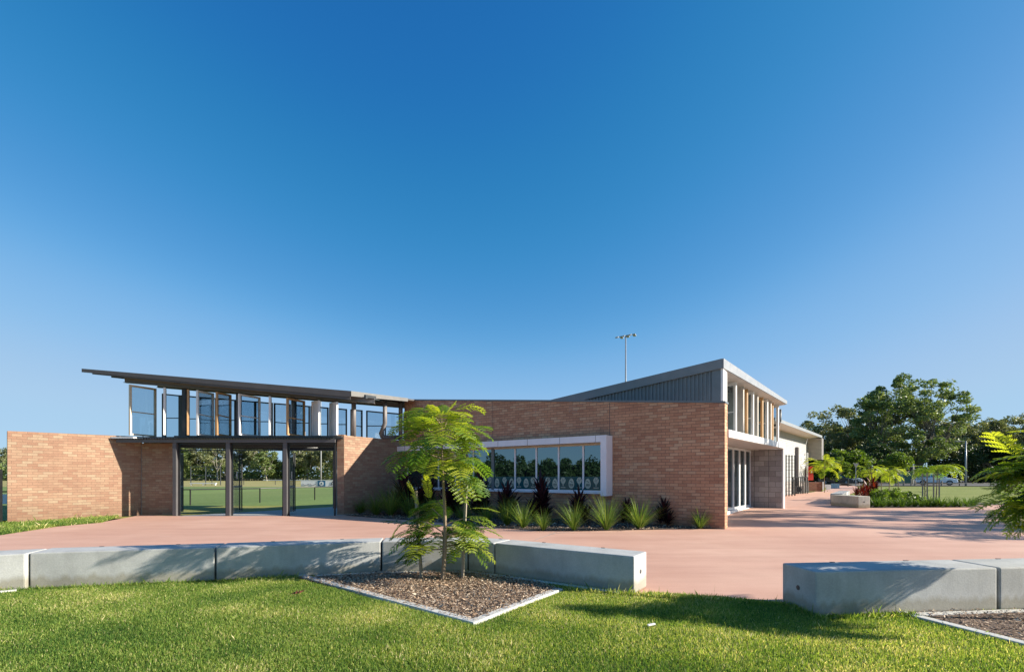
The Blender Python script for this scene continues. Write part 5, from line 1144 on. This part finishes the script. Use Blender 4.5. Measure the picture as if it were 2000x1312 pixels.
def car(x, y, rz, colr, label, s=1.0):
    t = empty('parked_car', (x, y, .2), rz); t.scale = (s, s, s); tag(t, label, 'car', 'cars in the car park'); pm = metal_mat('car_paint', colr, .25); pm.node_tree.nodes['Principled BSDF'].inputs['Coat Weight'].default_value = .8
    prof = [(-2.18, .42), (-2.2, .75), (-2.1, 1.02), (-1.75, 1.10), (1.0, 1.06), (1.75, .93), (2.12, .78), (2.2, .55), (2.15, .36)]; bm = bmesh.new(); ring = []
    secs = [(-.88, .0, .94), (-.93, .06, 1), (.93, .06, 1), (.88, 0, .94)]
    def loft(profs):
        rings = [[bm.verts.new(p) for p in pr] for pr in profs]
        for a_, b_ in zip(rings[:-1], rings[1:]):
            m = len(a_)
            for i in range(m): bm.faces.new((a_[i], a_[(i+1) % m], b_[(i+1) % m], b_[i]))
        bm.faces.new(rings[0][::-1]); bm.faces.new(rings[-1])
    loft([[(px*(.955 if abs(w_) > .9 else 1.0), w_, .40+(pz-.40)*(.93 if abs(w_) > .9 else 1)) for px, pz in prof] for w_ in (-.92, -.84, -.4, .4, .84, .92)])
    roofp = [(-1.95, 1.02), (-1.62, 1.50), (-1.2, 1.63), (.1, 1.66), (.55, 1.55), (1.25, 1.03)]
    loft([[(px*(.93 if abs(w_) > .7 else 1), w_*(1 if pz < 1.2 else .86), pz) for px, pz in roofp] for w_ in (-.84, -.72, .72, .84)])
    bmesh.ops.recalc_face_normals(bm, faces=bm.faces); me = bpy.data.meshes.new('body'); bm.to_mesh(me); bm.free(); link_mesh('body', me, pm, t)
    for sg in (-1, 1):
        for (a_, b_, c_, d_) in (((-1.55, 1.10), (-.60, 1.10), (-.60, 1.53), (-1.32, 1.47)), ((-.52, 1.10), (.28, 1.10), (.28, 1.50), (-.52, 1.54)), ((.34, 1.10), (1.02, 1.10), (.50, 1.45), (.34, 1.48))):
            m_ = MB(); m_.poly([(u, sg*(.850-.26*(v-1.02)*.9), v) for u, v in (a_, b_, c_, d_)]); m_.build('side_window', M['glass'], t)
        m_ = MB(); m_.box((.72, sg*.97, 1.10), (.18, .16, .13)); m_.build('mirror', pm, t, bevel=.03)
        for xx in (-1.35, 1.35):
            m_ = MB(); m_.tube([(xx, sg*.74, .35), (xx, sg*.94, .35)], .35, 20); w_ = m_.build('wheel', M['black'], t)
            m_ = MB(); m_.tube([(xx, sg*.935, .35), (xx, sg*.948, .35)], .22, 14); m_.build('rim', M['roof_lt'], w_)
        m_ = MB(); m_.box((2.03, sg*.68, .80), (.22, .34, .13)); m_.build('headlight', M['white'], t, bevel=.03)
        m_ = MB(); m_.box((-2.11, sg*.72, .95), (.12, .26, .22)); m_.build('tail_light', M['red'], t, bevel=.03)
    m_ = MB(); m_.poly([(.62, -.66, 1.50), (.62, .66, 1.50), (1.22, .78, 1.08), (1.22, -.78, 1.08)]); m_.v = [(a_+.03, b_, c_+.02) for a_, b_, c_ in m_.v]; m_.build('windscreen', M['glass'], t)
    m_ = MB(); m_.box((0, 0, .36), (3.9, 1.7, .2)); m_.build('underbody', M['black'], t)
    for sg in (-.6, .6): m_ = MB(); m_.box((-.6, sg, 1.68), (1.6, .04, .04)); m_.build('roof_rail', M['steel_dk'], t)
Y = 66; car((1828-1000)/F*Y, Y, R(-41), (.86, .87, .88), 'white hatchback parked side on at the right behind the stakes')
Y = 72; car((1632-1000)/F*Y, Y, R(-34), (.03, .035, .05), 'dark parked car behind the small white cubes')
Y = 80; car((1652-1000)/F*Y, Y, R(-34), (.84, .85, .87), 'white parked car just behind the dark one')
# small litter on the lawn
m_ = MB(); c = gp(1272, 1228); m_.box((c[0], c[1], .045), (.085, .02, .012), .5); o = m_.build('paper_scrap', M['white'], None); tag(o, 'scrap of white paper on the lawn left of the big seat', 'litter')
m_ = MB(); c = gp(580, 1163)
for k in range(9): m_.box((c[0]+(k % 3-1)*.03+.004*k, c[1]+(k//3-1)*.012, .035+.003*k), (.035, .012, .008), k*.8)
o = m_.build('dry_leaf', mat('dead_leaf', (.13, .04, .02), .8), None); tag(o, 'curled brown dead leaf on the lawn left of the mulch bed', 'leaf')
# unused prototypes never placed
